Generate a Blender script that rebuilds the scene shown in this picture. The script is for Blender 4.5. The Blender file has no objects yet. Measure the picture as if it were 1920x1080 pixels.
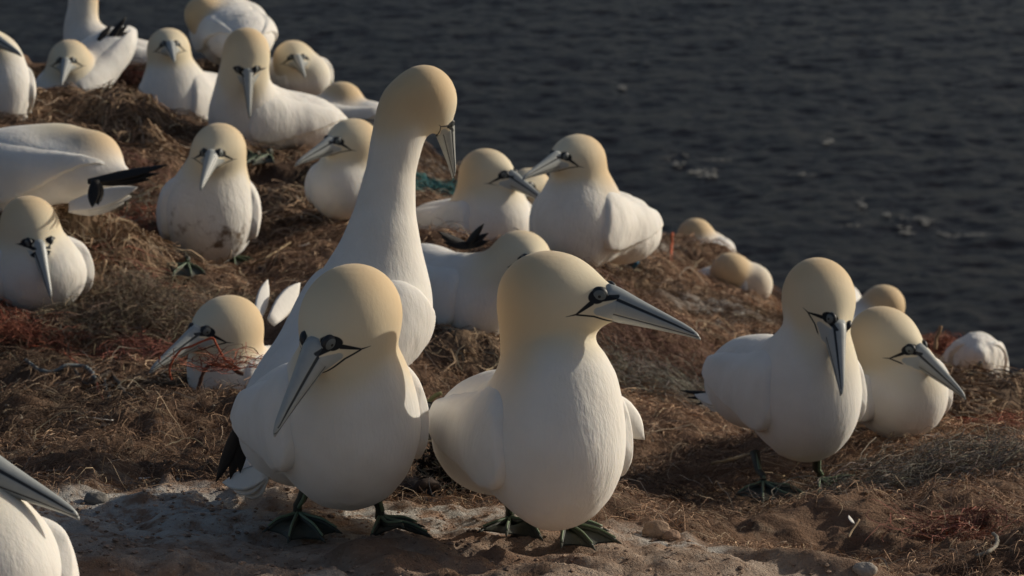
import bpy, math, random, time
import numpy as np
from mathutils import Vector, Matrix
T0 = time.time()
S = bpy.context.scene
COL = S.collection
R = math.radians
rng = np.random.default_rng(7)

# ------------------------------------------------------------------ camera, sky, sun, exposure
FPX = 7000.0                      # focal length in pixels of a 1920 px wide frame
PITCH = R(12.0)
cam = bpy.data.cameras.new('camera')
cam.sensor_width = 36.0
cam.lens = 36.0 * FPX / 1920.0
cam.clip_start = 0.05
cam.clip_end = 30000.0
cam.dof.use_dof = True
cam.dof.focus_distance = 4.1
cam.dof.aperture_fstop = 22.0
camo = bpy.data.objects.new('camera', cam)
COL.objects.link(camo)
camo.rotation_euler = (math.pi / 2 - PITCH, 0, 0)
S.camera = camo

SUN_AZ = R(26.0)                  # behind the picture plane, from the right
SUN_EL = R(22.0)
sun_to = Vector((math.cos(SUN_AZ) * math.cos(SUN_EL), math.sin(SUN_AZ) * math.cos(SUN_EL), math.sin(SUN_EL)))
W = bpy.data.worlds.new('World')
S.world = W
W.use_nodes = True
wn = W.node_tree
bg = wn.nodes['Background']
sky = wn.nodes.new('ShaderNodeTexSky')
sky.sky_type = 'NISHITA'
sky.sun_disc = False
sky.sun_elevation = SUN_EL
sky.sun_rotation = math.atan2(sun_to.x, sun_to.y)
sky.dust_density = 3.0
sky.air_density = 1.0
wn.links.new(sky.outputs[0], bg.inputs[0])
bg.inputs[1].default_value = 0.082
sl = bpy.data.lights.new('sun', 'SUN')
sl.energy = 3.9
sl.angle = R(0.6)
sl.color = (1.0, 0.925, 0.79)
slo = bpy.data.objects.new('sun', sl)
COL.objects.link(slo)
slo.rotation_euler = sun_to.to_track_quat('Z', 'Y').to_euler()
slo.location = sun_to * 30
S.view_settings.view_transform = 'Standard'
S.view_settings.look = 'None'
S.view_settings.exposure = -0.36
S.view_settings.gamma = 1.0
S.render.engine = 'CYCLES'
S.cycles.use_denoising = True
S.cycles.max_bounces = 6
S.cycles.diffuse_bounces = 4
S.cycles.transparent_max_bounces = 6

CP, SP = math.cos(PITCH), math.sin(PITCH)
RIGHT = np.array([1.0, 0, 0]); UPV = np.array([0, SP, CP]); FWD = np.array([0, CP, -SP])
def at(u, v, d):
    """world point seen at pixel (u,v) of the 1920x1080 frame at view depth d"""
    return FWD * d + RIGHT * ((u - 960) / FPX * d) - UPV * ((v - 540) / FPX * d)

# ------------------------------------------------------------------ helpers
def tag(o, label=None, cat=None, group=None, kind=None):
    if label: o['label'] = label
    if cat: o['category'] = cat
    if group: o['group'] = group
    if kind: o['kind'] = kind
    return o

def mesh_obj(name, verts, faces, mat=None, parent=None, smooth=True, loc=None):
    me = bpy.data.meshes.new(name)
    verts = np.asarray(verts, np.float32).reshape(-1, 3)
    if isinstance(faces, np.ndarray):
        n, k = faces.shape
        me.vertices.add(len(verts)); me.vertices.foreach_set('co', verts.ravel())
        me.loops.add(n * k); me.loops.foreach_set('vertex_index', faces.astype(np.int32).ravel())
        me.polygons.add(n)
        me.polygons.foreach_set('loop_start', np.arange(0, n * k, k, dtype=np.int32))
        me.update(calc_edges=True)
    else:
        me.from_pydata(verts.tolist(), [], faces)
        me.update()
    me.polygons.foreach_set('use_smooth', np.full(len(me.polygons), smooth))
    if mat: me.materials.append(mat)
    o = bpy.data.objects.new(name, me)
    COL.objects.link(o)
    if parent: o.parent = parent
    if loc is not None: o.location = loc
    return o

def attr(o, name, typ, data):
    a = o.data.attributes.new(name, typ, 'POINT')
    key = {'FLOAT': 'value', 'FLOAT_VECTOR': 'vector', 'FLOAT_COLOR': 'color'}[typ]
    a.data.foreach_set(key, np.asarray(data, np.float32).ravel())

def _hash(ix, iy, iz, seed):
    h = (ix * 374761393 + iy * 668265263 + iz * 2147483647 + seed * 1274126177) & 0xFFFFFFFF
    h = ((h ^ (h >> 13)) * 1274126177) & 0xFFFFFFFF
    h = h ^ (h >> 16)
    return (h & 0xFFFF).astype(np.float32) / 65535.0 * 2 - 1
def noise3(p, seed=0):
    p = np.asarray(p, np.float32)
    i = np.floor(p).astype(np.int64); f = p - i
    f = f * f * (3 - 2 * f)
    out = 0
    for dx in (0, 1):
        wx = f[..., 0] if dx else 1 - f[..., 0]
        for dy in (0, 1):
            wy = f[..., 1] if dy else 1 - f[..., 1]
            for dz in (0, 1):
                wz = f[..., 2] if dz else 1 - f[..., 2]
                out = out + wx * wy * wz * _hash(i[..., 0] + dx, i[..., 1] + dy, i[..., 2] + dz, seed)
    return out
def noise2(x, y, seed=0):
    x = np.asarray(x, np.float32); y = np.asarray(y, np.float32)
    ix = np.floor(x).astype(np.int64); iy = np.floor(y).astype(np.int64)
    fx = x - ix; fy = y - iy
    fx = fx * fx * (3 - 2 * fx); fy = fy * fy * (3 - 2 * fy)
    z = np.zeros_like(ix)
    a = _hash(ix, iy, z, seed); b = _hash(ix + 1, iy, z, seed)
    c = _hash(ix, iy + 1, z, seed); d = _hash(ix + 1, iy + 1, z, seed)
    return (a * (1 - fx) + b * fx) * (1 - fy) + (c * (1 - fx) + d * fx) * fy
def fbm2(x, y, s, octv, seed=0, gain=0.5):
    o = 0; a = 1.0
    for k in range(octv):
        # rotate octaves so the lattice does not show
        c, n = math.cos(k * 1.1 + .4), math.sin(k * 1.1 + .4)
        o = o + a * noise2((x * c - y * n) * s, (x * n + y * c) * s, seed + k)
        s *= 2.03; a *= gain
    return o
def sstep(a, b, x):
    t = np.clip((x - a) / (b - a), 0, 1)
    return t * t * (3 - 2 * t)

def tube(points, radii, n=6, cap=True):
    P = np.asarray(points, float); m = len(P)
    rad = np.broadcast_to(np.asarray(radii, float), (m,))
    T = np.gradient(P, axis=0); T /= np.linalg.norm(T, axis=1)[:, None] + 1e-12
    ref = np.array([0.13, 0.2, 1.0])
    if abs(np.dot(T[0], ref / np.linalg.norm(ref))) > .9: ref = np.array([1.0, .2, 0.1])
    N = np.cross(T[0], ref); N /= np.linalg.norm(N)
    V = []
    for i in range(m):
        N = N - T[i] * np.dot(N, T[i]); N /= np.linalg.norm(N) + 1e-12
        B = np.cross(T[i], N)
        for k in range(n):
            a = 2 * math.pi * k / n
            V.append(P[i] + rad[i] * (math.cos(a) * N + math.sin(a) * B))
    F = []
    for i in range(m - 1):
        for k in range(n):
            F.append((i * n + k, i * n + (k + 1) % n, (i + 1) * n + (k + 1) % n, (i + 1) * n + k))
    if cap:
        F.append(tuple(range(n))[::-1]); F.append(tuple((m - 1) * n + k for k in range(n)))
    return np.array(V), F
def blade(base, d, length, width, nrm, thick=.0025, curve=0.0, point=.35, m=9):
    """a feather: flattened loft along d, lens section"""
    d = np.asarray(d, float); d /= np.linalg.norm(d)
    nrm = np.asarray(nrm, float); nrm = nrm - d * nrm.dot(d); nrm /= np.linalg.norm(nrm) + 1e-9
    sd = np.cross(nrm, d)
    V = []; n = 8
    for i in range(m):
        t = i / (m - 1)
        w = width * (0.55 + .45 * min(1, t * 3)) * (1 - max(0, (t - (1 - point)) / point) ** 2.2 * .97)
        c = np.asarray(base) + d * length * t + nrm * curve * length * t * t
        for k in range(n):
            a = 2 * math.pi * k / n
            V.append(c + sd * w * math.cos(a) + nrm * thick * math.sin(a) * (1 - .6 * t))
    F = [(i * n + k, i * n + (k + 1) % n, (i + 1) * n + (k + 1) % n, (i + 1) * n + k) for i in range(m - 1) for k in range(n)]
    F.append(tuple(range(n))[::-1]); F.append(tuple((m - 1) * n + k for k in range(n)))
    return np.array(V), F
def merge(parts):
    V = []; F = []; o = 0
    for v, f in parts:
        V.append(v); F += [tuple(i + o for i in q) for q in f]; o += len(v)
    return np.concatenate(V), F
def spline(pts, n=8):
    """Catmull-Rom through pts"""
    P = np.asarray(pts, float)
    P = np.vstack([2 * P[0] - P[1], P, 2 * P[-1] - P[-2]])
    out = []
    for i in range(1, len(P) - 2):
        for t in np.linspace(0, 1, n, endpoint=False):
            a, b, c, d = P[i - 1:i + 3]
            out.append(.5 * (2 * b + (c - a) * t + (2 * a - 5 * b + 4 * c - d) * t * t + (3 * b - a - 3 * c + d) * t ** 3))
    out.append(P[-2])
    return np.array(out)

# ------------------------------------------------------------------ materials
def newmat(name):
    m = bpy.data.materials.new(name); m.use_nodes = True
    nt = m.node_tree
    return m, nt, nt.nodes['Principled BSDF']
def N(nt, typ, **kw):
    n = nt.nodes.new(typ)
    for k, v in kw.items(): setattr(n, k, v)
    return n
def math_(nt, op, a, b=None, c=None, clamp=False):
    n = N(nt, 'ShaderNodeMath', operation=op); n.use_clamp = clamp
    for i, x in enumerate((a, b, c)):
        if x is None: continue
        if isinstance(x, (int, float)): n.inputs[i].default_value = x
        else: nt.links.new(x, n.inputs[i])
    return n.outputs[0]
def mixc(nt, fac, a, b):
    n = N(nt, 'ShaderNodeMix', data_type='RGBA')
    for i, x in ((0, fac), (6, a), (7, b)):
        if isinstance(x, (int, float)): n.inputs[i].default_value = x
        elif isinstance(x, tuple): n.inputs[i].default_value = (*x, 1)
        else: nt.links.new(x, n.inputs[i])
    return n.outputs[2]
def maprange(nt, v, a, b, c=0.0, d=1.0):
    n = N(nt, 'ShaderNodeMapRange'); n.interpolation_type = 'SMOOTHSTEP'
    nt.links.new(v, n.inputs[0])
    for i, x in enumerate((a, b, c, d)): n.inputs[i + 1].default_value = x
    return n.outputs[0]
def noise_n(nt, vec, scale, detail=4, rough=.55, dist=0.0):
    n = N(nt, 'ShaderNodeTexNoise'); n.inputs['Scale'].default_value = scale
    n.inputs['Detail'].default_value = detail; n.inputs['Roughness'].default_value = rough
    n.inputs['Distortion'].default_value = dist
    if vec is not None: nt.links.new(vec, n.inputs['Vector'])
    return n.outputs[0]
def bump_n(nt, h, strength, dist, normal=None):
    n = N(nt, 'ShaderNodeBump'); n.inputs['Strength'].default_value = strength
    n.inputs['Distance'].default_value = dist
    nt.links.new(h, n.inputs['Height'])
    if normal is not None: nt.links.new(normal, n.inputs['Normal'])
    return n.outputs[0]

# dark face skin, gape and bill lines of a gannet, drawn in the head's own frame (x forward, z up)
FACE_DARK = [((.0555, .0205), (.0555, .0206), .0079, .0079), ((.057, .0175), (.0725, .0215), .0034, .0022),
             ((.0725, .0225), (.080, .0278), .0022, .0010), ((.052, .013), (.042, .001), .0026, .0010),
             ((.042, .0005), (.033, -.003), .0010, .0002), ((.042, 0), (.056, -.001), .0010, .0010),
             ((.056, -.001), (.075, -.0072), .0010, .0012)]
BILL_DARK = [((.066, .0215), (.14, .0070), .0016, .0010), ((.14, .0070), (.160, .0025), .0010, .0005),
             ((.042, 0), (.075, .004), .0005, .0007), ((.075, .004), (.13, .0015), .0007, .0007), ((.13, .0015), (.166, -.0005), .0007, .0004),
             ((.056, -.001), (.075, -.0072), .0010, .0012), ((.057, .018), (.074, .0225), .0032, .0020)]
def seg_field(nt, p2, segs):
    cur = None
    for a, b, w0, w1 in segs:
        ba = (b[0] - a[0], b[1] - a[1]); L2 = ba[0] ** 2 + ba[1] ** 2
        s = N(nt, 'ShaderNodeVectorMath', operation='SUBTRACT'); nt.links.new(p2, s.inputs[0]); s.inputs[1].default_value = (a[0], 0, a[1])
        dt = N(nt, 'ShaderNodeVectorMath', operation='DOT_PRODUCT'); nt.links.new(s.outputs[0], dt.inputs[0]); dt.inputs[1].default_value = (ba[0] / L2, 0, ba[1] / L2)
        h = math_(nt, 'MULTIPLY', dt.outputs['Value'], 1.0, clamp=True)
        sc = N(nt, 'ShaderNodeVectorMath', operation='SCALE'); sc.inputs[0].default_value = (ba[0], 0, ba[1]); nt.links.new(h, sc.inputs['Scale'])
        df = N(nt, 'ShaderNodeVectorMath', operation='DISTANCE'); nt.links.new(s.outputs[0], df.inputs[0]); nt.links.new(sc.outputs[0], df.inputs[1])
        w = math_(nt, 'MULTIPLY_ADD', h, w1 - w0, w0)
        v = math_(nt, 'SUBTRACT', df.outputs['Value'], w)
        cur = v if cur is None else math_(nt, 'MINIMUM', cur, v)
    return cur

def plumage():
    m, nt, b = newmat('plumage')
    hc = N(nt, 'ShaderNodeAttribute', attribute_name='headco')
    bf = N(nt, 'ShaderNodeAttribute', attribute_name='buff')
    sx = N(nt, 'ShaderNodeSeparateXYZ'); nt.links.new(hc.outputs['Vector'], sx.inputs[0])
    cx = N(nt, 'ShaderNodeCombineXYZ'); nt.links.new(sx.outputs[0], cx.inputs[0]); nt.links.new(sx.outputs[2], cx.inputs[2])
    tc = N(nt, 'ShaderNodeTexCoord')
    # white plumage, faintly uneven
    n1 = noise_n(nt, tc.outputs['Object'], 14, 3)
    white = mixc(nt, maprange(nt, n1, .35, .7), (.80, .77, .72), (.74, .705, .65))
    # soiled belly where the bird has one
    dr = N(nt, 'ShaderNodeAttribute', attribute_type='OBJECT', attribute_name='soil')
    z = N(nt, 'ShaderNodeSeparateXYZ'); nt.links.new(tc.outputs['Object'], z.inputs[0])
    n2 = noise_n(nt, tc.outputs['Object'], 22, 4, .6)
    dm = math_(nt, 'MULTIPLY', maprange(nt, z.outputs[2], .10, .05), maprange(nt, n2, .52, .68))
    dm = math_(nt, 'MULTIPLY', dm, dr.outputs['Fac'])
    white = mixc(nt, dm, white, (.20, .145, .10))
    # buff head, deeper on the nape than on the forehead
    deep = maprange(nt, sx.outputs[0], .045, -.035)
    bc = mixc(nt, deep, (.74, .65, .475), (.68, .505, .30))
    col = mixc(nt, bf.outputs['Fac'], white, bc)
    # bluish skin before the eye, then the black lines
    ay = math_(nt, 'ABSOLUTE', sx.outputs[1])
    hw = N(nt, 'ShaderNodeAttribute', attribute_name='face')
    near = maprange(nt, hw.outputs['Fac'], .35, .65)
    sk = seg_field(nt, cx.outputs[0], [((.060, .005), (.075, .007), .0045, .0112)])
    col = mixc(nt, math_(nt, 'MULTIPLY', maprange(nt, sk, .0008, -.0008), near), col, (.42, .44, .43))
    dk = seg_field(nt, cx.outputs[0], FACE_DARK)
    rim = math_(nt, 'MULTIPLY', math_(nt, 'GREATER_THAN', sx.outputs[0], .0772), math_(nt, 'GREATER_THAN', sx.outputs[2], .012))
    inhead = math_(nt, 'LESS_THAN', math_(nt, 'ABSOLUTE', sx.outputs[0]), .1)
    rim = math_(nt, 'MULTIPLY', math_(nt, 'MULTIPLY', rim, inhead), math_(nt, 'LESS_THAN', sx.outputs[2], .034))
    dkm = math_(nt, 'MAXIMUM', maprange(nt, dk, .0006, -.0006), rim)
    dkm = math_(nt, 'MULTIPLY', dkm, near)
    col = mixc(nt, dkm, col, (.016, .018, .021))
    nt.links.new(col, b.inputs['Base Color'])
    b.inputs['Roughness'].default_value = .75
    b.inputs['Specular IOR Level'].default_value = .18
    b.inputs['Sheen Weight'].default_value = .12
    b.inputs['Sheen Roughness'].default_value = .5
    b.inputs['Subsurface Weight'].default_value = .22
    b.inputs['Subsurface Radius'].default_value = (1.0, .75, .5)
    b.inputs['Subsurface Scale'].default_value = .006
    # feather relief: fine strokes and broader tufts, weaker on the sleek head
    mp = N(nt, 'ShaderNodeMapping'); nt.links.new(tc.outputs['Object'], mp.inputs[0]); mp.inputs['Scale'].default_value = (1, 1, .45)
    f1 = noise_n(nt, mp.outputs[0], 300, 3, .6)
    f2 = noise_n(nt, mp.outputs[0], 62, 4, .62, .4)
    mp2 = N(nt, 'ShaderNodeMapping'); nt.links.new(tc.outputs['Object'], mp2.inputs[0]); mp2.inputs['Scale'].default_value = (1, 1, .22)
    f3 = noise_n(nt, mp2.outputs[0], 190, 3, .6, .3)
    vo = N(nt, 'ShaderNodeTexVoronoi'); vo.inputs['Scale'].default_value = 70; nt.links.new(mp.outputs[0], vo.inputs['Vector'])
    rg = N(nt, 'ShaderNodeAttribute', attribute_type='OBJECT', attribute_name='ruffle')
    bodyw = math_(nt, 'SUBTRACT', 1.0, math_(nt, 'MULTIPLY', bf.outputs['Fac'], .85))
    amt = math_(nt, 'MULTIPLY', bodyw, rg.outputs['Fac'])
    h = math_(nt, 'ADD', math_(nt, 'MULTIPLY', f1, .06), math_(nt, 'MULTIPLY', math_(nt, 'MULTIPLY', f2, amt), 1.0))
    h = math_(nt, 'ADD', h, math_(nt, 'MULTIPLY', math_(nt, 'MULTIPLY', f3, bodyw), .20))
    h = math_(nt, 'ADD', h, math_(nt, 'MULTIPLY', math_(nt, 'MULTIPLY', vo.outputs['Distance'], bodyw), -.10))
    nt.links.new(bump_n(nt, h, .55, .006), b.inputs['Normal'])
    return m
def bill_mat():
    m, nt, b = newmat('bill_horn')
    tc = N(nt, 'ShaderNodeTexCoord')
    sx = N(nt, 'ShaderNodeSeparateXYZ'); nt.links.new(tc.outputs['Object'], sx.inputs[0])
    cx = N(nt, 'ShaderNodeCombineXYZ'); nt.links.new(sx.outputs[0], cx.inputs[0]); nt.links.new(sx.outputs[2], cx.inputs[2])
    n1 = noise_n(nt, tc.outputs['Object'], 90, 4, .6)
    col = mixc(nt, n1, (.31, .335, .33), (.42, .43, .415))
    dk = seg_field(nt, cx.outputs[0], BILL_DARK)
    col = mixc(nt, maprange(nt, dk, .0006, -.0006), col, (.022, .025, .028))
    nt.links.new(col, b.inputs['Base Color'])
    b.inputs['Roughness'].default_value = .42
    b.inputs['Specular IOR Level'].default_value = .4
    h = math_(nt, 'MULTIPLY_ADD', maprange(nt, dk, .001, -.0008), -.7, math_(nt, 'MULTIPLY', n1, .3))
    nt.links.new(bump_n(nt, h, .5, .0015), b.inputs['Normal'])
    return m
def eye_mat():
    m, nt, b = newmat('eye')
    tc = N(nt, 'ShaderNodeTexCoord')
    sx = N(nt, 'ShaderNodeSeparateXYZ'); nt.links.new(tc.outputs['Object'], sx.inputs[0])
    r = math_(nt, 'SQRT', math_(nt, 'ADD', math_(nt, 'POWER', sx.outputs[0], 2.0), math_(nt, 'POWER', sx.outputs[2], 2.0)))
    c = mixc(nt, maprange(nt, r, .0064, .0070), (.13, .15, .15), (.012, .015, .02))
    c = mixc(nt, maprange(nt, r, .0018, .0013), c, (.004, .004, .005))
    nt.links.new(c, b.inputs['Base Color'])
    b.inputs['Roughness'].default_value = .5
    return m
def simple(name, col, rough=.7, spec=.3, var=.25, scale=60, bump=.3, bd=.002):
    m, nt, b = newmat(name)
    tc = N(nt, 'ShaderNodeTexCoord')
    n1 = noise_n(nt, tc.outputs['Object'], scale, 5, .6)
    lo = tuple(c * (1 - var) for c in col); hi = tuple(min(1, c * (1 + var)) for c in col)
    nt.links.new(mixc(nt, n1, lo, hi), b.inputs['Base Color'])
    b.inputs['Roughness'].default_value = rough
    b.inputs['Specular IOR Level'].default_value = spec
    nt.links.new(bump_n(nt, n1, bump, bd), b.inputs['Normal'])
    return m
def strand_mat(name, rough=.8):
    m, nt, b = newmat(name)
    a = N(nt, 'ShaderNodeAttribute', attribute_name='tint')
    nt.links.new(a.outputs['Color'], b.inputs['Base Color'])
    b.inputs['Roughness'].default_value = rough
    b.inputs['Specular IOR Level'].default_value = .2
    return m
M = dict(plumage=plumage(), bill=bill_mat(), eye=eye_mat(),
         leg=simple('leg_skin', (.055, .058, .045), .55, .35, .3, 140),
         stripe=simple('leg_stripe', (.17, .225, .14), .5, .35, .2, 140),
         black=simple('black_feather', (.020, .017, .015), .55, .3, .35, 90),
         white=simple('white_feather', (.76, .73, .68), .75, .2, .06, 120),
         straw=strand_mat('dry_straw'),
         pebble=strand_mat('pebble_stone', .9))

# ------------------------------------------------------------------ ground heights
# (u, v, depth): places where the lie of the ground can be read off, mostly under the birds
GP = [(640, 1025, 3.95), (1010, 1030, 3.92), (1480, 935, 5.4), (1680, 822, 5.75), (420, 735, 5.7), (390, 515, 7.3), (70, 588, 6.75),
      (890, 650, 6.5), (880, 492, 7.6), (1110, 502, 7.2), (640, 405, 7.6), (100, 400, 6.9), (125, 220, 9.4), (180, 160, 10.2), (20, 232, 8.4),
      (330, 280, 9.2), (490, 300, 8.5), (430, 120, 9.9), (570, 180, 9.9), (620, 250, 9.3), (1005, 480, 8.4),
      (1310, 540, 10.8), (1380, 565, 9.6), (1620, 690, 8.8), (1840, 735, 7.8), (1545, 590, 9.8),
      # ledge
      (0, 1080, 3.6), (200, 1000, 3.92), (200, 945, 4.12), (450, 922, 4.2), (60, 1040, 3.8), (330, 1075, 3.72), (800, 1075, 3.75), (1300, 1050, 3.9),
      (780, 935, 4.2), (1200, 1012, 4.0), (1620, 1078, 3.9), (1000, 960, 4.15), (-200, 1000, 3.9), (700, 1079, 3.7), (1800, 1250, 3.7), (2100, 1250, 3.7),
      # hollows behind the ledge and slopes
      (300, 850, 4.75), (150, 890, 4.5), (300, 775, 5.6), (100, 780, 5.75), (560, 800, 5.1), (60, 700, 6.35), (220, 640, 6.55), (640, 900, 4.6), (900, 850, 4.9),
      (1150, 960, 5.2), (1400, 990, 5.0), (1250, 900, 5.85), (1150, 800, 6.4), (1180, 680, 6.8), (1200, 570, 7.1), (1330, 700, 7.2), (1300, 790, 6.45), (1400, 640, 7.9),
      (1640, 940, 5.2), (1800, 900, 5.3), (1700, 1020, 4.7), (1880, 1000, 4.75), (1880, 820, 6.6), (1800, 770, 6.9),
      (230, 470, 7.2), (520, 450, 7.7), (560, 560, 6.9), (250, 230, 9.0), (280, 330, 7.9), (740, 560, 6.9), (780, 400, 8.2),
      # brink of the cliff
      (-300, 120, 11.2), (60, 112, 10.9), (300, 140, 10.9), (560, 170, 10.6), (720, 270, 9.8), (830, 302, 9.6), (1000, 380, 9.6), (1230, 452, 9.9), (1300, 480, 11.2),
      (1440, 572, 10.4), (1560, 600, 10.4), (1640, 640, 10.0), (1760, 688, 8.6), (1920, 752, 7.9), (2200, 860, 7.4)]
G3 = np.array([at(*g) for g in GP])
BRINK = sorted([(p[0], p[1]) for p in G3[-15:]])
bx_ = np.array([b[0] for b in BRINK]); by_ = np.array([b[1] for b in BRINK])
def brink_y(x):
    return np.interp(x, bx_, by_) + .05
def tps(r2):
    return np.where(r2 > 1e-12, r2 * np.log(np.maximum(r2, 1e-12)) * .5, 0)
_n = len(G3)
_XY = G3[:, :2]
_K = tps(((_XY[:, None] - _XY[None]) ** 2).sum(-1)) + np.eye(_n) * .02
_P = np.c_[np.ones(_n), _XY]
_A = np.block([[_K, _P], [_P.T, np.zeros((3, 3))]])
_w = np.linalg.solve(_A, np.r_[G3[:, 2], 0, 0, 0])
def ground_smooth(x, y):
    x = np.asarray(x, float); y = np.asarray(y, float); sh = x.shape
    q = np.c_[x.ravel(), y.ravel()]
    out = _w[_n] + q @ _w[_n + 1:]
    for i in range(_n):
        out = out + _w[i] * tps(((q - _XY[i]) ** 2).sum(1))
    return out.reshape(sh)

gx = np.concatenate([np.arange(-2.6, -1.25, .03), np.arange(-1.25, 1.35, .008), np.arange(1.35, 2.6, .03)])
gy = np.concatenate([np.arange(2.2, 3.4, .02), np.arange(3.4, 5.0, .006), np.arange(5.0, 8.0, .0105), np.arange(8.0, 11.6, .018), np.arange(11.6, 13.4, .06)])
GX, GY = np.meshgrid(gx, gy, indexing='ij')
GZ = ground_smooth(GX, GY)
def px_of(x, y, z):
    d = y * CP - z * SP
    return 960 + x / d * FPX, 540 - (y * SP + z * CP) / d * FPX
# rock ledge mask (plan coordinates): near strip whose back edge wanders
_le = np.array([at(*p)[:2] for p in [(-300, 950, 4.15), (180, 925, 4.22), (500, 905, 4.3), (700, 930, 4.25), (900, 930, 4.25), (1060, 1000, 4.08), (1250, 1012, 4.02), (1450, 1035, 3.98), (1640, 1078, 3.92), (1900, 1150, 3.8)]])
ledge_back = np.interp(GX, _le[:, 0], _le[:, 1]) + .05 * fbm2(GX, GX * 0 + 3, 9, 3, 11)
ROCK = sstep(.035, -.035, GY - ledge_back)
ROCK = ROCK * sstep(-.9, -.1, fbm2(GX, GY, 7, 3, 5) + .4)
GZ -= (.05 + .035 * sstep(.0, .3, GX)) * sstep(0.0, .14, GY - ledge_back) * sstep(.7, .2, GY - ledge_back)
far = np.clip(GY / 7.0, .6, 1.6)
soil_n = .026 * fbm2(GX, GY, 4.2, 3, 21) * far + .009 * fbm2(GX, GY, 19, 3, 33) * far + .0035 * fbm2(GX, GY, 52, 3, 41)
clod = np.maximum(0, fbm2(GX, GY, 60, 2, 77) - .45) * .012 + .020 * far * np.maximum(0, fbm2(GX, GY, 8.5, 3, 177)) * sstep(.15, 1.0, brink_y(GX) - GY)
def terrace(v):
    f = v - np.floor(v)
    return np.floor(v) + sstep(.62, 1.0, f)
rock_n = .007 * fbm2(GX, GY, 6, 2, 51) + .0042 * terrace(2.6 * fbm2(GX, GY * 1.5, 10, 3, 61) + 3) - .02 + .0042 * fbm2(GX, GY, 48, 3, 71) + .004 * np.abs(fbm2(GX, GY, 22, 2, 73))
crk = fbm2(GX, GY * 1.8, 9, 3, 81); rock_n -= .006 * sstep(.04, 0, np.abs(crk))
stand = np.ones_like(GX)
for p_ in G3[:26]:
    stand *= 1 - .9 * np.exp(-((GX - p_[0]) ** 2 + (GY - p_[1]) ** 2) / (2 * .24 ** 2))
soil_n = soil_n + stand * sstep(.1, .8, brink_y(GX) - GY) * (.030 * fbm2(GX, GY, 2.9, 2, 221) + .020 * fbm2(GX, GY, 7.5, 2, 231))
GZ += soil_n * (1 - ROCK) + clod * (1 - ROCK) + rock_n * ROCK
over = GY - brink_y(GX) - .06 * fbm2(GX, GY, 6, 3, 91)
GZ -= np.where(over > 0, 1.1 * over + 2.2 * over ** 2 * 3, 0)
GZ = np.maximum(GZ, -60)
def gz(x, y):
    x = np.asarray(x, float); y = np.asarray(y, float)
    i = np.clip(np.searchsorted(gx, x) - 1, 0, len(gx) - 2); j = np.clip(np.searchsorted(gy, y) - 1, 0, len(gy) - 2)
    fx = np.clip((x - gx[i]) / (gx[i + 1] - gx[i]), 0, 1); fy = np.clip((y - gy[j]) / (gy[j + 1] - gy[j]), 0, 1)
    return (GZ[i, j] * (1 - fx) + GZ[i + 1, j] * fx) * (1 - fy) + (GZ[i, j + 1] * (1 - fx) + GZ[i + 1, j + 1] * fx) * fy
def hit(u, v, dmin=3.2, dmax=13.0):
    """where the ray through a pixel first meets the ground"""
    ds = np.linspace(dmin, dmax, 1400)
    P = np.array([at(u, v, d) for d in (0.0, 1.0)])
    Q = P[1][None] * ds[:, None]
    below = Q[:, 2] < gz(Q[:, 0], Q[:, 1])
    k = int(np.argmax(below)) if below.any() else len(ds) - 1
    p = Q[k].copy(); p[2] = gz(p[0], p[1])
    return p

nx, ny = GX.shape
idx = np.arange(nx * ny).reshape(nx, ny)
quads = np.stack([idx[:-1, :-1], idx[1:, :-1], idx[1:, 1:], idx[:-1, 1:]], -1).reshape(-1, 4)
def ground_mat():
    m, nt, b = newmat('soil_and_rock')
    tc = N(nt, 'ShaderNodeTexCoord'); v = tc.outputs['Object']
    rk = N(nt, 'ShaderNodeAttribute', attribute_name='rock')
    gu = N(nt, 'ShaderNodeAttribute', attribute_name='guano')
    a = noise_n(nt, v, 3.2, 5, .6); c = noise_n(nt, v, 34, 5, .65); e = noise_n(nt, v, 190, 4, .7)
    soil = mixc(nt, maprange(nt, a, .35, .68), (.115, .069, .046), (.25, .153, .099))
    soil = mixc(nt, maprange(nt, c, .5, .75), soil, (.29, .21, .146))
    soil = mixc(nt, maprange(nt, e, .62, .74), soil, (.38, .31, .24))
    soil = mixc(nt, maprange(nt, e, .42, .30), soil, (.052, .035, .025))
    rock = mixc(nt, maprange(nt, c, .3, .7), (.31, .215, .155), (.50, .39, .305))
    rock = mixc(nt, maprange(nt, a, .48, .66), rock, (.35, .21, .14))
    rock = mixc(nt, maprange(nt, e, .55, .72), rock, (.42, .36, .30))
    rock = mixc(nt, maprange(nt, e, .40, .28), rock, (.08, .055, .04))
    col = mixc(nt, rk.outputs['Fac'], soil, rock)
    g = math_(nt, 'MULTIPLY', gu.outputs['Fac'], maprange(nt, c, .36, .58))
    col = mixc(nt, g, col, (.55, .53, .49))
    nt.links.new(col, b.inputs['Base Color'])
    b.inputs['Roughness'].default_value = .95; b.inputs['Specular IOR Level'].default_value = .12
    h = math_(nt, 'ADD', math_(nt, 'MULTIPLY', c, .6), math_(nt, 'MULTIPLY', e, .45))
    g2 = noise_n(nt, v, 420, 3, .7)
    h = math_(nt, 'ADD', h, math_(nt, 'MULTIPLY', g2, .22))
    nt.links.new(bump_n(nt, h, 1.0, .014), b.inputs['Normal'])
    return m
M['ground'] = ground_mat()
ground = mesh_obj('ground', np.stack([GX, GY, GZ], -1).reshape(-1, 3), quads, M['ground'])
tag(ground, 'brown soil and rock of the cliff top', kind='structure')
U_, V_ = px_of(GX, GY, GZ)
guano = ROCK * sstep(.15, .6, fbm2(GX, GY, 6, 3, 101)) * .9
def blob(u, v, ru, rv, amt=1.0):
    return amt * np.exp(-(((U_ - u) / ru) ** 2 + ((V_ - v) / rv) ** 2))
dep = GY * CP - GZ * SP
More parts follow.
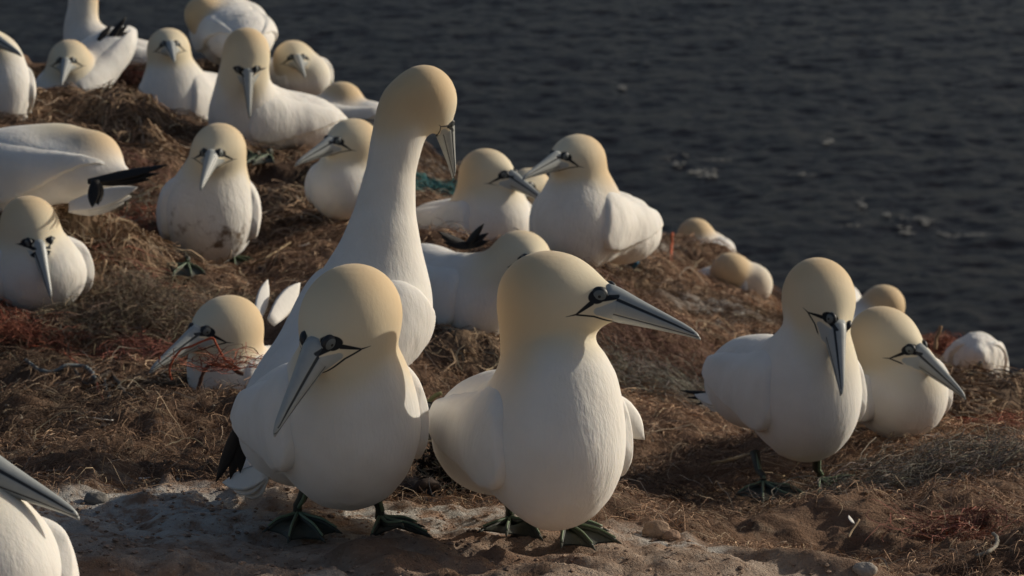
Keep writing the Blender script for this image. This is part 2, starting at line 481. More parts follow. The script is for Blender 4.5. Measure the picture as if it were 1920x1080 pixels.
guano += (blob(330, 965, 200, 50, 1.5) + blob(820, 880, 60, 50, .9)) * (dep < 4.7)
guano += blob(830, 315, 60, 18, .9) + blob(1390, 590, 90, 25, .8) + blob(1230, 470, 50, 25, .7) + blob(1320, 560, 90, 30, .5)
attr(ground, 'rock', 'FLOAT', ROCK); attr(ground, 'guano', 'FLOAT', np.clip(guano, 0, 1))

# ------------------------------------------------------------------ sea far below the cliff
def graded(lo, hi, step, far_, n):
    mid = np.arange(lo, hi, step)
    g = np.geomspace(step, far_, n)
    return np.concatenate([(lo - np.cumsum(g))[::-1], mid, hi + np.cumsum(g)])
SEA_Z = -50.0
sxs = graded(-46, 52, .34, 900, 26); sys_ = np.concatenate([graded(195, 400, .5, 900, 26)])
SX, SY = np.meshgrid(sxs, sys_, indexing='ij')
wx, wy = SX * .86 + SY * .5, -SX * .5 + SY * .86
fade = np.exp(-np.maximum(0, np.maximum(np.abs(SX) - 70, np.abs(SY - 290) - 150)) / 60.0)
SZ = SEA_Z + fade * .50 * (.40 * fbm2(wx * .6, wy, .12, 3, 5, .55) + .20 * (1 - 2 * np.abs(fbm2(wx * .7, wy, .5, 2, 15))) + .12 * fbm2(wx, wy * 1.3, 1.2, 1, 25))
sidx = np.arange(SX.size).reshape(SX.shape)
squads = np.stack([sidx[:-1, :-1], sidx[1:, :-1], sidx[1:, 1:], sidx[:-1, 1:]], -1).reshape(-1, 4)
def sea_mat():
    m, nt, b = newmat('sea_water')
    tc = N(nt, 'ShaderNodeTexCoord')
    mp = N(nt, 'ShaderNodeMapping'); nt.links.new(tc.outputs['Object'], mp.inputs[0]); mp.inputs['Scale'].default_value = (.8, 1.25, 1); mp.inputs['Rotation'].default_value = (0, 0, .45)
    a = noise_n(nt, mp.outputs[0], 1.1, 5, .62, .5)
    b.inputs['Base Color'].default_value = (.011, .010, .012, 1)
    b.inputs['Roughness'].default_value = .28
    b.inputs['IOR'].default_value = 1.33
    b.inputs['Specular IOR Level'].default_value = .07
    nt.links.new(bump_n(nt, a, .45, .5), b.inputs['Normal'])
    return m
M['sea'] = sea_mat()
sea = mesh_obj('sea', np.stack([SX, SY, SZ], -1).reshape(-1, 3), squads, M['sea'])
tag(sea, 'dark rippled sea far below the cliff', kind='structure')

# ------------------------------------------------------------------ gannets
def surface_nets(F, org, h):
    s = F < 0
    nx, ny, nz = F.shape
    c = [(i, j, k) for i in (0, 1) for j in (0, 1) for k in (0, 1)]
    def cor(A, o): return A[o[0]:nx - 1 + o[0], o[1]:ny - 1 + o[1], o[2]:nz - 1 + o[2]]
    cnt = sum(cor(s, o).astype(np.int8) for o in c)
    act = (cnt > 0) & (cnt < 8)
    I = np.argwhere(act)
    vals = np.stack([F[I[:, 0] + o[0], I[:, 1] + o[1], I[:, 2] + o[2]] for o in c], 1)
    acc = np.zeros((len(I), 3), np.float32); num = np.zeros(len(I), np.float32)
    for a in range(8):
        for b in range(a + 1, 8):
            if sum(abs(c[a][q] - c[b][q]) for q in range(3)) != 1: continue
            va, vb = vals[:, a], vals[:, b]
            x = (va < 0) != (vb < 0)
            t = np.where(x, va / np.where(np.abs(va - vb) < 1e-12, 1, va - vb), 0)
            p = np.array(c[a], np.float32) + t[:, None] * (np.array(c[b], np.float32) - np.array(c[a], np.float32))
            acc += p * x[:, None]; num += x
    V = org + (I + acc / num[:, None]) * h
    ids = np.full(act.shape, -1, np.int64); ids[tuple(I.T)] = np.arange(len(I))
    Fs = []
    for ax in range(3):
        sl0 = [slice(None)] * 3; sl1 = [slice(None)] * 3
        sl0[ax] = slice(0, -1); sl1[ax] = slice(1, None)
        ch = s[tuple(sl0)] != s[tuple(sl1)]
        o1, o2 = [q for q in range(3) if q != ax]
        E = np.argwhere(ch)
        E = E[(E[:, o1] > 0) & (E[:, o2] > 0) & (E[:, o1] < F.shape[o1] - 1) & (E[:, o2] < F.shape[o2] - 1)]
        d1 = np.zeros(3, int); d1[o1] = 1; d2 = np.zeros(3, int); d2[o2] = 1
        q = np.stack([ids[tuple((E - d1 - d2).T)], ids[tuple((E - d2).T)], ids[tuple(E.T)], ids[tuple((E - d1).T)]], 1)
        inside = s[tuple(E.T)]
        flip = inside if ax != 1 else ~inside
        q[~flip] = q[~flip][:, ::-1]
        Fs.append(q)
    return V, np.concatenate(Fs)
def smooth_mesh(V, F, it, lam=.5):
    e = np.concatenate([F[:, [0, 1]], F[:, [1, 2]], F[:, [2, 3]], F[:, [3, 0]]])
    deg = np.bincount(e[:, 0], minlength=len(V)) + np.bincount(e[:, 1], minlength=len(V))
    for _ in range(it):
        A = np.stack([np.bincount(e[:, 0], V[e[:, 1], k], len(V)) + np.bincount(e[:, 1], V[e[:, 0], k], len(V)) for k in range(3)], 1)
        V = V + lam * (A / deg[:, None] - V)
    return V
def s_ell(p, c, A, r):
    q = (p - np.asarray(c, np.float32)) @ np.asarray(A, np.float32).T
    r = np.asarray(r, np.float32)
    k0 = np.sqrt(((q / r) ** 2).sum(-1)); k1 = np.sqrt(((q / r ** 2) ** 2).sum(-1)) + 1e-9
    return k0 * (k0 - 1) / k1
def s_cone(p, a, b, r1, r2):
    a = np.asarray(a, np.float32); ba = np.asarray(b, np.float32) - a
    pa = p - a
    t = np.clip(pa @ ba / (ba @ ba + 1e-9), 0, 1)
    return np.sqrt(((pa - t[..., None] * ba) ** 2).sum(-1)) - (r1 + (r2 - r1) * t)
def smin(a, b, k):
    h = np.maximum(k - np.abs(a - b), 0) / k
    return np.minimum(a, b) - h * h * k * .25

def bill_mesh():
    st = [(.058, .031, -.009, .0170), (.066, .0305, -.0085, .0160), (.074, .0290, -.0078, .0145), (.084, .0262, -.0068, .0130), (.098, .0222, -.0058, .0110), (.115, .0178, -.0048, .0088),
          (.132, .0135, -.0040, .0068), (.146, .0098, -.0034, .0052), (.156, .0066, -.0032, .0040), (.163, .0030, -.0036, .0027), (.1675, -.0016, -.0040, .0010)]
    n = 18; V = []
    for x, zt, zb, w in st:
        zc, hz = (zt + zb) / 2, (zt - zb) / 2
        for k in range(n):
            a = 2 * math.pi * k / n
            c, s = math.cos(a), math.sin(a)
            e = .82
            V.append((x, w * math.copysign(abs(c) ** (1.0 / e) if abs(s) > .6 else abs(c), c), zc + hz * math.copysign(abs(s) ** .95, s)))
    F = [(i * n + k, i * n + (k + 1) % n, (i + 1) * n + (k + 1) % n, (i + 1) * n + k) for i in range(len(st) - 1) for k in range(n)]
    F = [f[::-1] for f in F]
    F.append(tuple(range(n))); F.append(tuple((len(st) - 1) * n + k for k in range(n))[::-1])
    return np.array(V), F
BILLV, BILLF = bill_mesh()
def uv_sphere(r, n=16, m=10):
    V = [(0, 0, r)]
    for i in range(1, m):
        for k in range(n):
            a, b = math.pi * i / m, 2 * math.pi * k / n
            V.append((r * math.sin(a) * math.cos(b), r * math.sin(a) * math.sin(b), r * math.cos(a)))
    V.append((0, 0, -r)); F = []
    for k in range(n):
        F.append((0, 1 + k, 1 + (k + 1) % n))
        for i in range(m - 2):
            o = 1 + i * n; F.append((o + k, o + n + k, o + n + (k + 1) % n, o + (k + 1) % n))
        o = 1 + (m - 2) * n; F.append((o + k, len(V) - 1, o + (k + 1) % n))
    return np.array(V), F
_bill_me = None; _eye_me = None

def foot(root, hip, fp, yaw, scale=1.0, side=1):
    """leg with webbed foot; hip and fp in world coordinates"""
    ro = np.array(root.location)
    f = np.array([math.sin(yaw), -math.cos(yaw), 0]); l = np.array([math.cos(yaw), math.sin(yaw), 0])
    ank = fp + np.array([0, 0, .016]) - f * .004
    knee = hip * .35 + ank * .65 - f * .006
    leg = tube([hip, knee, ank + np.array([0, 0, .012]), ank], [.0075, .0056, .0048, .0054], 8)
    parts = [leg]; stripes = []
    ends = []
    for ang, ln in ((-40, .054), (-12, .070), (18, .066), (62, .040)):
        a = R(ang) * side
        dr = f * math.cos(a) + l * math.sin(a)
        P = []
        for t in (0, .3, .65, 1.0):
            q = ank + dr * ln * scale * t
            q[2] = max(gz(q[0], q[1]) + .0085 - .0025 * t, ank[2] - .004 - .006 * t) + (.006 * math.sin(t * math.pi * .9) if t else 0)
            if t == 0: q[2] = ank[2]
            P.append(q)
        P = spline(P, 4)
        ends.append(P)
        parts.append(tube(P, np.linspace(.0040, .0022, len(P)), 6))
        stripes.append(tube(P + np.array([0, 0, .0037]), np.linspace(.0022, .0011, len(P)), 5))
        # claw
        parts.append(tube([P[-1], P[-1] + dr * .008 + np.array([0, 0, -.002])], [.0024, .0006], 5))
    for A, B in zip(ends[:-1], ends[1:]):
        n = len(A); V = []; F = []
        for i in range(n):
            for t in np.linspace(0, 1, 5):
                sag = math.sin(t * math.pi)
                k = i / (n - 1)
                q = (A[i] * (1 - t) + B[i] * t)
                q = q + (ank - q) * (.16 * sag * k)
                q[2] -= .002 * sag + .001
                V.append(q)
        V = np.array(V); m_ = len(V)
        V = np.vstack([V + [0, 0, .0007], V - [0, 0, .0009]])
        for i in range(n - 1):
            for j in range(4):
                a = i * 5 + j; F.append((a, a + 1, a + 6, a + 5)); F.append((a + m_, a + m_ + 5, a + m_ + 6, a + m_ + 1))
        parts.append((V, F))
    stripes.append(tube(np.array([hip, knee, ank + [0, 0, .01]]) + f * .0068 + np.array([0, 0, .0]), [.0022, .0026, .0022], 5))
    V, F = merge(parts)
    o = mesh_obj('leg', V - ro, F, M['leg'], root)
    V, F = merge(stripes)
    mesh_obj('leg_stripe', V - ro, F, M['stripe'], o)

def orth(f, up):
    f = np.asarray(f, float); f /= np.linalg.norm(f)
    l = np.cross(up, f); l /= np.linalg.norm(l)
    return f, l, np.cross(f, l)

FEET = []
GROUP = 'gannets of the cliff-top colony'
def gannet(label, d, b, w, h, yaw, pitch, head, tip, neck=(), base=None, feet=None, sign=1, up=(0, 0, 1), buffr=(.062, .185),
           soil=0.0, ruffle=.35, wing=None, blen=1.0, vox=None, tail=True, tailup=0.0, kneck=.03, wtip=.20, tiplift=.0, wings=True, legs_from=None, taillen=.17, tips=None, hs=1.0, fscale=1.0):
    s = FPX / d                                    # pixels per metre here
    yawr, pr = R(yaw), R(pitch)
    Bc = at(b[0], b[1], d)
    if base is None:
        bw = np.array([Bc[0], Bc[1], gz(Bc[0], Bc[1])])
    else:
        bw = hit(*base)
    root = bpy.data.objects.new('gannet', None); COL.objects.link(root)
    root.empty_display_size = .1
    root.location = bw
    tag(root, label, 'gannet', GROUP)
    wm, hm = w / s, h / s
    f0 = np.array([math.sin(yawr), -math.cos(yawr), 0.0])
    f = f0 * math.cos(pr) + np.array([0, 0, math.sin(pr)])
    F_, L_, U_2 = orth(f, np.array([0, 0, 1.0]))
    A = np.stack([F_, L_, U_2])
    tor = []                                       # list of (fn)
    L0 = blen
    Hc = at(head[0], head[1], d - (head[2] if len(head) > 2 else 0))
    dx, dy = (tip[0] - head[0]) / s, -(tip[1] - head[1]) / s
    LB = .167 * hs
    rem = LB * LB - dx * dx - dy * dy
    dz = math.sqrt(max(rem, 0)) * sign
    hf = RIGHT * dx + UPV * dy - FWD * dz
    hF, hL, hU = orth(hf, np.asarray(up, float))
    HA = np.stack([hF, hL, hU])
    nk = [(at(u, v, d - z), r / s) for u, v, z, r in neck]
    chain = [(Bc + F_ * .02, min(wm, hm) * .8)] + nk + [(Hc - hF * .006 * hs - hU * .006 * hs, .046 * hs)]
    cp = spline([c[0] for c in chain], 4); cr = np.interp(np.linspace(0, 1, len(cp)), np.linspace(0, 1, len(chain)), [c[1] for c in chain])
    wg = dict(f=-1.25, l=.82, u=.10, rf=1.75, rl=.34, ru=.80, tilt=10.0, ls=(1, 1), k=.005, roll=6.0, s0=.50, s1=-3.3, low=-34.0, T=.017)
    if wing: wg.update(wing)
    rear = Bc - F_ * wm * 1.55 * L0
    rump = Bc - F_ * wm * 3.6 * L0
    def body_sdf(p):
        a = s_ell(p, Bc, A, (wm * 1.12, wm, hm))
        a = smin(a, s_ell(p, rear + U_2 * hm * .10, A, (wm * 1.9 * L0, wm * .98, hm * .74)), .045)
        a = smin(a, s_cone(p, rear - F_ * wm * .8, rump, hm * .50, hm * .16), .04)
        return a
    def head_sdf(p):
        q = s_ell(p, Hc, HA, (.058 * hs, .0515 * hs, .0490 * hs))
        q = smin(q, s_cone(p, Hc + hs * (hF * .018 + hU * .006), Hc + hs * (hF * .070 + hU * .0115), .0335 * hs, .0158 * hs), .014 * hs)
        q = smin(q, s_cone(p, Hc + hs * (hF * .058 + hU * .003), Hc - hU * .016 * hs, .0115 * hs, .034 * hs), .014 * hs)
        return q
    def neck_sdf(p):
        a = None
        for i in range(len(cp) - 1):
            e = s_cone(p, cp[i], cp[i + 1], cr[i], cr[i + 1])
            a = e if a is None else smin(a, e, .006)
        return a
    def full(p, parts=False):
        t = body_sdf(p); n_ = neck_sdf(p); hd = head_sdf(p)
        r = smin(smin(t, n_, kneck), hd, .016)
        return (r, t, np.minimum(n_, hd)) if parts else r
    # bounds
    pts = np.array([Bc + F_ * wm * 1.3, Bc - F_ * wm * 1.3, Bc + L_ * wm * 1.5, Bc - L_ * wm * 1.5, Bc + U_2 * hm, Bc - U_2 * hm,
                    rear + L_ * wm * 1.5, rear - L_ * wm * 1.5, rear + U_2 * hm, rear - U_2 * hm, rump + .03, rump - .03,
                    Bc - F_ * wm * (1.25 + 1.85) * L0 + L_ * wm * 1.4, Bc - F_ * wm * 3.1 * L0 - L_ * wm * 1.4,
                    Bc - F_ * wm * 3.1 * L0 - U_2 * hm * .7, Bc - F_ * wm * 3.1 * L0 + U_2 * hm * .5,
                    Hc + .07, Hc - .07, Hc + hF * .09 + .01, Hc + hF * .09 - .01] + [c + r for c, r in chain] + [c - r for c, r in chain])
    vx = vox or (.0036 if d < 4.8 else .0046 if d < 6.2 else .0065 if d < 8 else .0078)
    lo = pts.min(0) - vx * 4; hi = pts.max(0) + vx * 4
    n = np.ceil((hi - lo) / vx).astype(int) + 1
    ax = [lo[k] + np.arange(n[k]) * vx for k in range(3)]
    # coarse pass finds the band near the surface, fine pass fills it
    st = 4
    cax = [a[::st] for a in ax]
    cax = [np.append(c, c[-1] + vx * st) for c in cax]
    G = np.stack(np.meshgrid(*cax, indexing='ij'), -1).astype(np.float32)
    Fc = full(G)
    near = np.abs(Fc) < vx * st * 2.4
    big = np.repeat(np.repeat(np.repeat(Fc, st, 0), st, 1), st, 2)
    nb = np.repeat(np.repeat(np.repeat(near, st, 0), st, 1), st, 2)
    sh = st // 2
    big = np.roll(big, (-0,) * 3, (0, 1, 2))[:n[0], :n[1], :n[2]]; nb = nb[:n[0], :n[1], :n[2]]
    Ft = big.astype(np.float32).copy()
    I = np.argwhere(nb)
    P = (lo + I * vx).astype(np.float32)
    val = full(P)
    Ft[nb] = val
    V, Q = surface_nets(Ft, lo, vx)
    V = smooth_mesh(V, Q, 2, .5)
    r_, t_, hn = full(V.astype(np.float32), True)
    # tufted plumage, body only
    tuft = sstep(0.0, .03, hn - t_)
    dist = np.linalg.norm(V - Hc, axis=1)
    buff = sstep(buffr[1], buffr[0], dist + .012 * noise3(V * 30, 3)) * sstep(-.035, .02, t_ - hn)
    hq = (V - Hc) @ HA.T / hs
    thr = sstep(.0, .04, hq[:, 0]) * sstep(-.02, -.05, hq[:, 2])   # paler throat
    buff *= 1 - .8 * thr
    V0 = V.copy()
    rel = noise3(V * np.array([70, 70, 45]), 9) * .6 + noise3(V * np.array([28, 28, 18]), 12)
    nrmw = .0016 * (ruffle / .35) * tuft
    Vn = V - Bc; Vn /= np.linalg.norm(Vn, axis=1)[:, None]
    V = V + Vn * (rel * nrmw)[:, None]
    bo = mesh_obj('body', V - bw, Q, M['plumage'], root)
    attr(bo, 'headco', 'FLOAT_VECTOR', hq); attr(bo, 'buff', 'FLOAT', buff); attr(bo, 'face', 'FLOAT', sstep(.009, .001, head_sdf(V0.astype(np.float32))))
    bo['soil'] = float(soil); bo['ruffle'] = float(ruffle)
    # folded wings: shells lying over the flanks, with a free front and lower edge
    if wings:
        ns_, nt_ = 44, 26
        S0, S1 = wg['s0'], wg['s1'] * L0
        ss = np.linspace(0, 1, ns_)[:, None]; tt = np.linspace(0, 1, nt_)[None]
        sv = S0 + (S1 - S0) * ss ** 1.25
        phit = 78.0 - 30 * ss
        rise = np.clip((ss - .30) / .70, 0, 1)
        phib = wg['low'] + (38.0 - wg['low']) * rise ** 1.4 + 1.6 * np.abs(np.sin(ss * 34.0)) * (ss > .2)
        q_ = np.clip(1 - ss / .20, 0, 1); rnd = np.sqrt(np.clip(1 - q_ ** 2.2, 0, 1))
        mid = wg['low'] + 34.0
        phib = mid + (phib - mid) * rnd; phit = mid + (phit - mid) * np.maximum(rnd, .02)
        phi = np.radians(phit + (phib - phit) * tt)
        edge = np.minimum(np.minimum((1 - tt) * 3.0, (1 - ss) * 4), ss * 6.0 + (1 - tt) * 0)
        rim_ = np.sqrt(np.clip(1 - (1 - np.clip(edge / .22, 0, 1)) ** 2, 0, 1))
        blend = sstep(.02, .42, tt) * np.ones_like(ss)
        off = wg['T'] * (FPX / d and 1.0) * rim_ * (.25 + .75 * blend) * (1 - .45 * ss) - .0035
        off = off - .004 * (1 - blend)
        rr_ = np.linspace(.30, .004, 90)
        for sg in (-1, 1):
            ax_ = Bc + F_ * (sv[..., None] * wm) * np.ones((ns_, nt_, 1))
            dirs = np.cos(phi)[..., None] * L_ * sg + np.sin(phi)[..., None] * U_2
            PP = (ax_[:, :, None] + dirs[:, :, None] * rr_[None, None, :, None]).astype(np.float32)
            sd_ = body_sdf(PP)
            k_ = np.argmax(sd_ < 0, axis=2); k_ = np.maximum(k_, 1)
            d0 = np.take_along_axis(sd_, (k_ - 1)[..., None], 2)[..., 0]; d1 = np.take_along_axis(sd_, k_[..., None], 2)[..., 0]
            hitf = (sd_ < 0).any(2)
            tq = np.where(hitf, d0 / np.where(np.abs(d0 - d1) < 1e-9, 1, d0 - d1), 0)
            rad_ = np.where(hitf, rr_[k_ - 1] + tq * (rr_[k_] - rr_[k_ - 1]), .012)
            for _ in range(2):                      # even out along the wing
                rad_[1:-1] = .5 * rad_[1:-1] + .25 * (rad_[:-2] + rad_[2:])
            WV = ax_ + dirs * (rad_ + off)[..., None]
            WV = WV.reshape(-1, 3)
            WV = WV + (noise3(WV * np.array([55, 55, 40]), 21) * .0007 * (1 + ruffle))[:, None] * dirs.reshape(-1, 3)
            gi = np.arange(ns_ * nt_).reshape(ns_, nt_)
            WQ = np.stack([gi[:-1, :-1], gi[1:, :-1], gi[1:, 1:], gi[:-1, 1:]], -1).reshape(-1, 4)
            if sg > 0: WQ = WQ[:, ::-1].copy()
            wo = mesh_obj('wing', WV - bw, WQ, M['plumage'], root)
            attr(wo, 'headco', 'FLOAT_VECTOR', np.ones((len(WV), 3))); attr(wo, 'buff', 'FLOAT', np.zeros(len(WV))); attr(wo, 'face', 'FLOAT', np.zeros(len(WV)))
            wo['soil'] = 0.0; wo['ruffle'] = float(min(ruffle, .5))
    # bill and eyes share their meshes between birds
    global _bill_me, _eye_me
    mw = Matrix(((hF[0], hL[0], hU[0], Hc[0] - bw[0]), (hF[1], hL[1], hU[1], Hc[1] - bw[1]), (hF[2], hL[2], hU[2], Hc[2] - bw[2]), (0, 0, 0, 1))) @ Matrix.Diagonal((hs, hs, hs, 1))
    if _bill_me is None:
        o = mesh_obj('bill', BILLV, BILLF, M['bill'], root); _bill_me = o.data
    else:
        o = bpy.data.objects.new('bill', _bill_me); COL.objects.link(o); o.parent = root
    o.matrix_local = mw
    for sg in (-1, 1):
        ys = np.linspace(.055, .005, 60)
        pp = np.array([Hc + hs * (hF * .0555 + hU * .0205 + hL * sg * y) for y in ys], np.float32)
        k = int(np.argmax(full(pp) < 0)); ye = ys[k] - .0036
        if _eye_me is None:
            v_, f_ = uv_sphere(.0095, 20, 12); o = mesh_obj('eye', v_, f_, M['eye'], root); _eye_me = o.data
        else:
            o = bpy.data.objects.new('eye', _eye_me); COL.objects.link(o); o.parent = root
        o.matrix_local = mw @ Matrix.Translation((.0555, sg * ye, .0205)) @ Matrix.Rotation(sg * R(-24), 4, 'Z') @ Matrix.Diagonal((1, .62, 1, 1))
    # tail and black wing tips
    if tail:
        td = -F_ * 1.0 + np.array([0, 0, .30 * math.sin(pr) + tailup]); td /= np.linalg.norm(td)
        parts = []
        tb = rump + F_ * wm * .9
        for a in (-18, -9, 0, 9, 18):
            dr = td * math.cos(R(a)) + L_ * math.sin(R(a))
            parts.append(blade(tb + L_ * a * .0007, dr, taillen + wm * .9 - abs(a) * .0022, .016, U_2 + L_ * a * .01, .003, 0, .4))
        v_, f_ = merge(parts); mesh_obj('tail', v_ - bw, f_, M['white'], root)
        for sg in (-1, 1):
            wb = Bc - F_ * wm * (1.25 + 1.45) * L0 + L_ * sg * wm * .62 + U_2 * hm * .12
            dr = td - L_ * sg * .22 + np.array([0, 0, .05 + tiplift]); parts = []
            for k in range(4):
                q = dr + L_ * sg * (.05 * k)
                parts.append(blade(wb + U_2 * (.006 - .004 * k), q, wtip * (1 - .13 * k), .013, U_2 + L_ * sg * .5, .0028, 0, .55))
            v_, f_ = merge(parts); mesh_obj('wing_tip', v_ - bw, f_, M['black'], root)
    for tp in tips or ():
        wd_ = tp[4] if len(tp) > 4 else .010; dd = tp[5] if len(tp) > 5 else .06; mt = tp[6] if len(tp) > 6 else 'black'
        p0, p1 = at(tp[0], tp[1], d + dd), at(tp[2], tp[3], d + dd + (.04 if dd > 0 else -.02)); parts = []
        for k in range(3):
            q = p1 - p0 + RIGHT * .012 * (k - 1) + np.array([0, 0, -.012 * k])
            parts.append(blade(p0, q, np.linalg.norm(p1 - p0) * (1 - .12 * k), wd_, -FWD + np.array([0, 0, .8]), .0028, .08, .6))
        v_, f_ = merge(parts); mesh_obj('wing_tip' if mt == 'black' else 'tail', v_ - bw, f_, M[mt], root)
    if feet:
        for i, fpx in enumerate(feet):
            fp = hit(fpx[0], fpx[1]); FEET.append((fp[0], fp[1]))
            hip = at(fpx[2], fpx[3], d + (fpx[4] if len(fpx) > 4 else .03))
            foot(root, hip, fp, yawr + R(-8 if i == 0 else 12), fscale, -1 if i == 0 else 1)
    return dict(root=root, Bc=Bc, F=F_, L=L_, U=U_2, Hc=Hc)

gannet('big gannet facing out from the rock ledge, bill pressed down over its breast', 3.97, (648, 795), 133, 162, 21, 16, (655, 592, .055), (525, 805),
       neck=[(656, 705, .03, 98), (655, 650, .045, 80)], base=(640, 1005), feet=[(560, 1003, 585, 885, .0), (716, 1003, 712, 885, .0)], tail=False, tips=[(500, 888, 432, 912, .016, .13, 'white'), (452, 790, 430, 905, .008, .13)], wing=dict(l=.88, ru=.82, u=.22, f=-.95, ls=(1.02, .55), roll=9, rl=.30, k=.003, tilt=0), ruffle=.36)
B_ = gannet('big gannet on the rock ledge looking past with its long bill level', 3.92, (1034, 830), 129, 164, 23, 12, (1037, 560, 0), (1308, 630),
       neck=[(1048, 725, .01, 104), (1020, 662, .0, 70), (1008, 618, .0, 66)], base=(1000, 1015), feet=[(958, 1003, 960, 900, .02), (1064, 1014, 1050, 910, .0)], wing=dict(l=.88, ru=.62, u=.20, f=-.9, ls=(1.03, .82), k=.003, roll=12, rl=.29, tilt=0), ruffle=.36)
gannet('tall gannet with outstretched neck and head bowed down, back turned', 4.85, (690, 590), 112, 116, 140, 40, (802, 184, 0), (850, 330),
       neck=[(712, 490, .0, 80), (722, 400, .0, 55), (733, 320, .0, 44), (748, 250, .0, 47), (766, 200, .0, 52)], base=(640, 850), sign=-1, up=(.8, 0, 1), buffr=(.09, .36), wing=dict(l=.9, f=-1.5, rf=1.7, ru=.8, u=.25), blen=1.02, ruffle=.2, hs=.745, tail=False)
gannet('gannet standing on dry grass, bill pointed at its feet', 5.4, (1508, 742), 100, 125, 22, 8, (1538, 556, .03), (1568, 735), up=(.6, 0, 1),
       neck=[(1526, 682, .02, 74), (1532, 620, .025, 57)], base=(1480, 930), feet=[(1432, 928, 1415, 848, .03), (1540, 922, 1532, 842, .0)], fscale=1.3, ruffle=.3, tail=False,
       wing=dict(l=.86, ru=.56, u=.16, f=-.60, rf=1.25, k=.0025, roll=13, rl=.30, tilt=0),
       tips=[(1365, 742, 1281, 736, .005, .16), (1365, 755, 1310, 742, .012, .14, 'white')])
gannet('gannet sitting beside the standing one, bill angled down over the nest rim', 5.75, (1690, 738), 80, 88, 22, 14, (1660, 638, .02), (1797, 742),
       neck=[(1672, 692, .0, 70), (1660, 660, .01, 58)], base=(1690, 815), ruffle=.4)
gannet('gannet asleep with its head laid on its white back behind the pair', 9.0, (1615, 632), 46, 66, 160, 5, (1655, 572, 0), (1610, 590),
       neck=[(1640, 600, 0, 34)], sign=-1, ruffle=.4, tail=False)
gannet('ruffled white gannet with its head hidden behind the tangled orange twine', 7.8, (1828, 692), 48, 62, 176, -22, (1800, 700, .0), (1780, 715),
       neck=[(1810, 694, .04, 34)], ruffle=1.7, sign=-1, tail=False)
gannet('far gannet with its back turned at the cliff edge, only the nape showing', 10.8, (1326, 476), 46, 38, 150, 5, (1303, 441, 0), (1290, 462),
       neck=[(1305, 470, 0, 26)], sign=-1, ruffle=.4, tail=False)
gannet('far gannet with its bill tucked in, beside the one with its back turned', 9.6, (1404, 533), 35, 38, 60, 5, (1370, 510, 0.02), (1395, 540),
       neck=[(1378, 530, 0, 30)], ruffle=.4, sign=-1)
gannet('gannet at the back of the mound crossing bills with its neighbour', 7.2, (1085, 418), 80, 92, -30, 16, (1082, 300, .02), (980, 338),
       neck=[(1088, 365, .0, 62), (1088, 332, .01, 48)], base=(1120, 498), ruffle=.95, tail=False, wing=dict(l=.9, ru=.62, u=.22, k=.004), blen=1.0)
gannet('gannet sitting with its bill thrust towards its neighbour', 7.6, (918, 425), 78, 72, 35, 12, (914, 325, .01), (1027, 383),
       neck=[(918, 380, 0, 62), (910, 350, 0, 50)], base=(890, 490), ruffle=.35, tail=False)
gannet('gannet half hidden between the two that cross bills', 8.4, (1003, 445), 42, 56, 10, 20, (992, 356, 0), (962, 385),
       neck=[(1004, 400, 0, 36)], buffr=(.11, .2), ruffle=.4)
gannet('gannet curled up with black wing tips raised behind it', 6.5, (885, 562), 68, 84, 38, -6, (978, 486, .02), (1040, 545),
       neck=[(930, 535, .02, 56), (955, 510, .02, 50)], base=(890, 645), tail=False, tips=[(884, 464, 820, 432, .008, .0), (872, 462, 918, 426, .008, .0)], ruffle=.35)
gannet('gannet sitting behind the long neck, dark bill pointed sideways', 7.6, (642, 352), 58, 58, -22, 10, (660, 268, .01), (560, 312),
       neck=[(650, 320, 0, 46), (660, 295, 0, 44)], base=(640, 403), ruffle=.4, tail=False)
gannet('gannet standing square on with a soiled belly', 7.3, (392, 402), 86, 96, 6, 12, (410, 280, .04), (388, 358),
       neck=[(403, 335, .02, 60)], base=(395, 515), feet=[(352, 515, 342, 470, .02), (440, 498, 440, 465, .0)], soil=1.0, ruffle=.85, wing=dict(l=.92, ru=.62, u=.22, f=-.9, k=.003, roll=8, rl=.30, tilt=0))
gannet('gannet sitting on the netting-covered mound, bill hanging down its breast', 6.7, (72, 512), 90, 76, 22, 10, (56, 424, .03), (108, 556),
       neck=[(58, 475, .01, 64)], base=(70, 580), ruffle=.4)
gannet('gannet preening with its head buried in its back and black wing tips spread', 6.9, (15, 325), 84, 82, -108, -2, (170, 297, .03), (80, 325),
       neck=[(105, 288, -.01, 56)], sign=-1, tail=False, blen=.78, tips=[(165, 340, 318, 318, .011, -.17), (178, 338, 186, 390, .011, -.19), (130, 388, 262, 360, .022, -.12, 'white')], ruffle=.3)
S_ = gannet('gannet low in the hollow with orange twine across its face', 5.7, (436, 712), 70, 62, -42, 4, (425, 616, .02), (295, 692),
       neck=[(415, 680, .02, 58), (420, 650, .02, 56)], base=(420, 735), ruffle=.3)
gannet('sitting gannet with lowered face and one black wing tip raised behind', 9.4, (130, 172), 58, 52, -34, -26, (130, 112, .03), (129, 166),
       neck=[(128, 145, .02, 42)], base=(125, 218), tail=False, tips=[(196, 84, 243, 38), (185, 75, 215, 52)], ruffle=.6)
gannet('gannet with its neck held upright behind the sitting group', 10.2, (178, 98), 46, 50, -78, 14, (152, -80, 0), (60, -60),
       neck=[(152, 60, 0, 32), (156, 10, 0, 27), (155, -40, 0, 28)], base=(185, 160), ruffle=.4, buffr=(.1, .26), tail=False)
gannet('gannet turned sideways with its pale bill jutting in over the slope', 8.3, (8, 165), 46, 72, 12, 45, (-62, 60, 0), (50, 108),
       neck=[(-5, 110, 0, 45), (-45, 85, 0, 40)], base=(15, 230), ruffle=.7, wing=dict(l=.9))
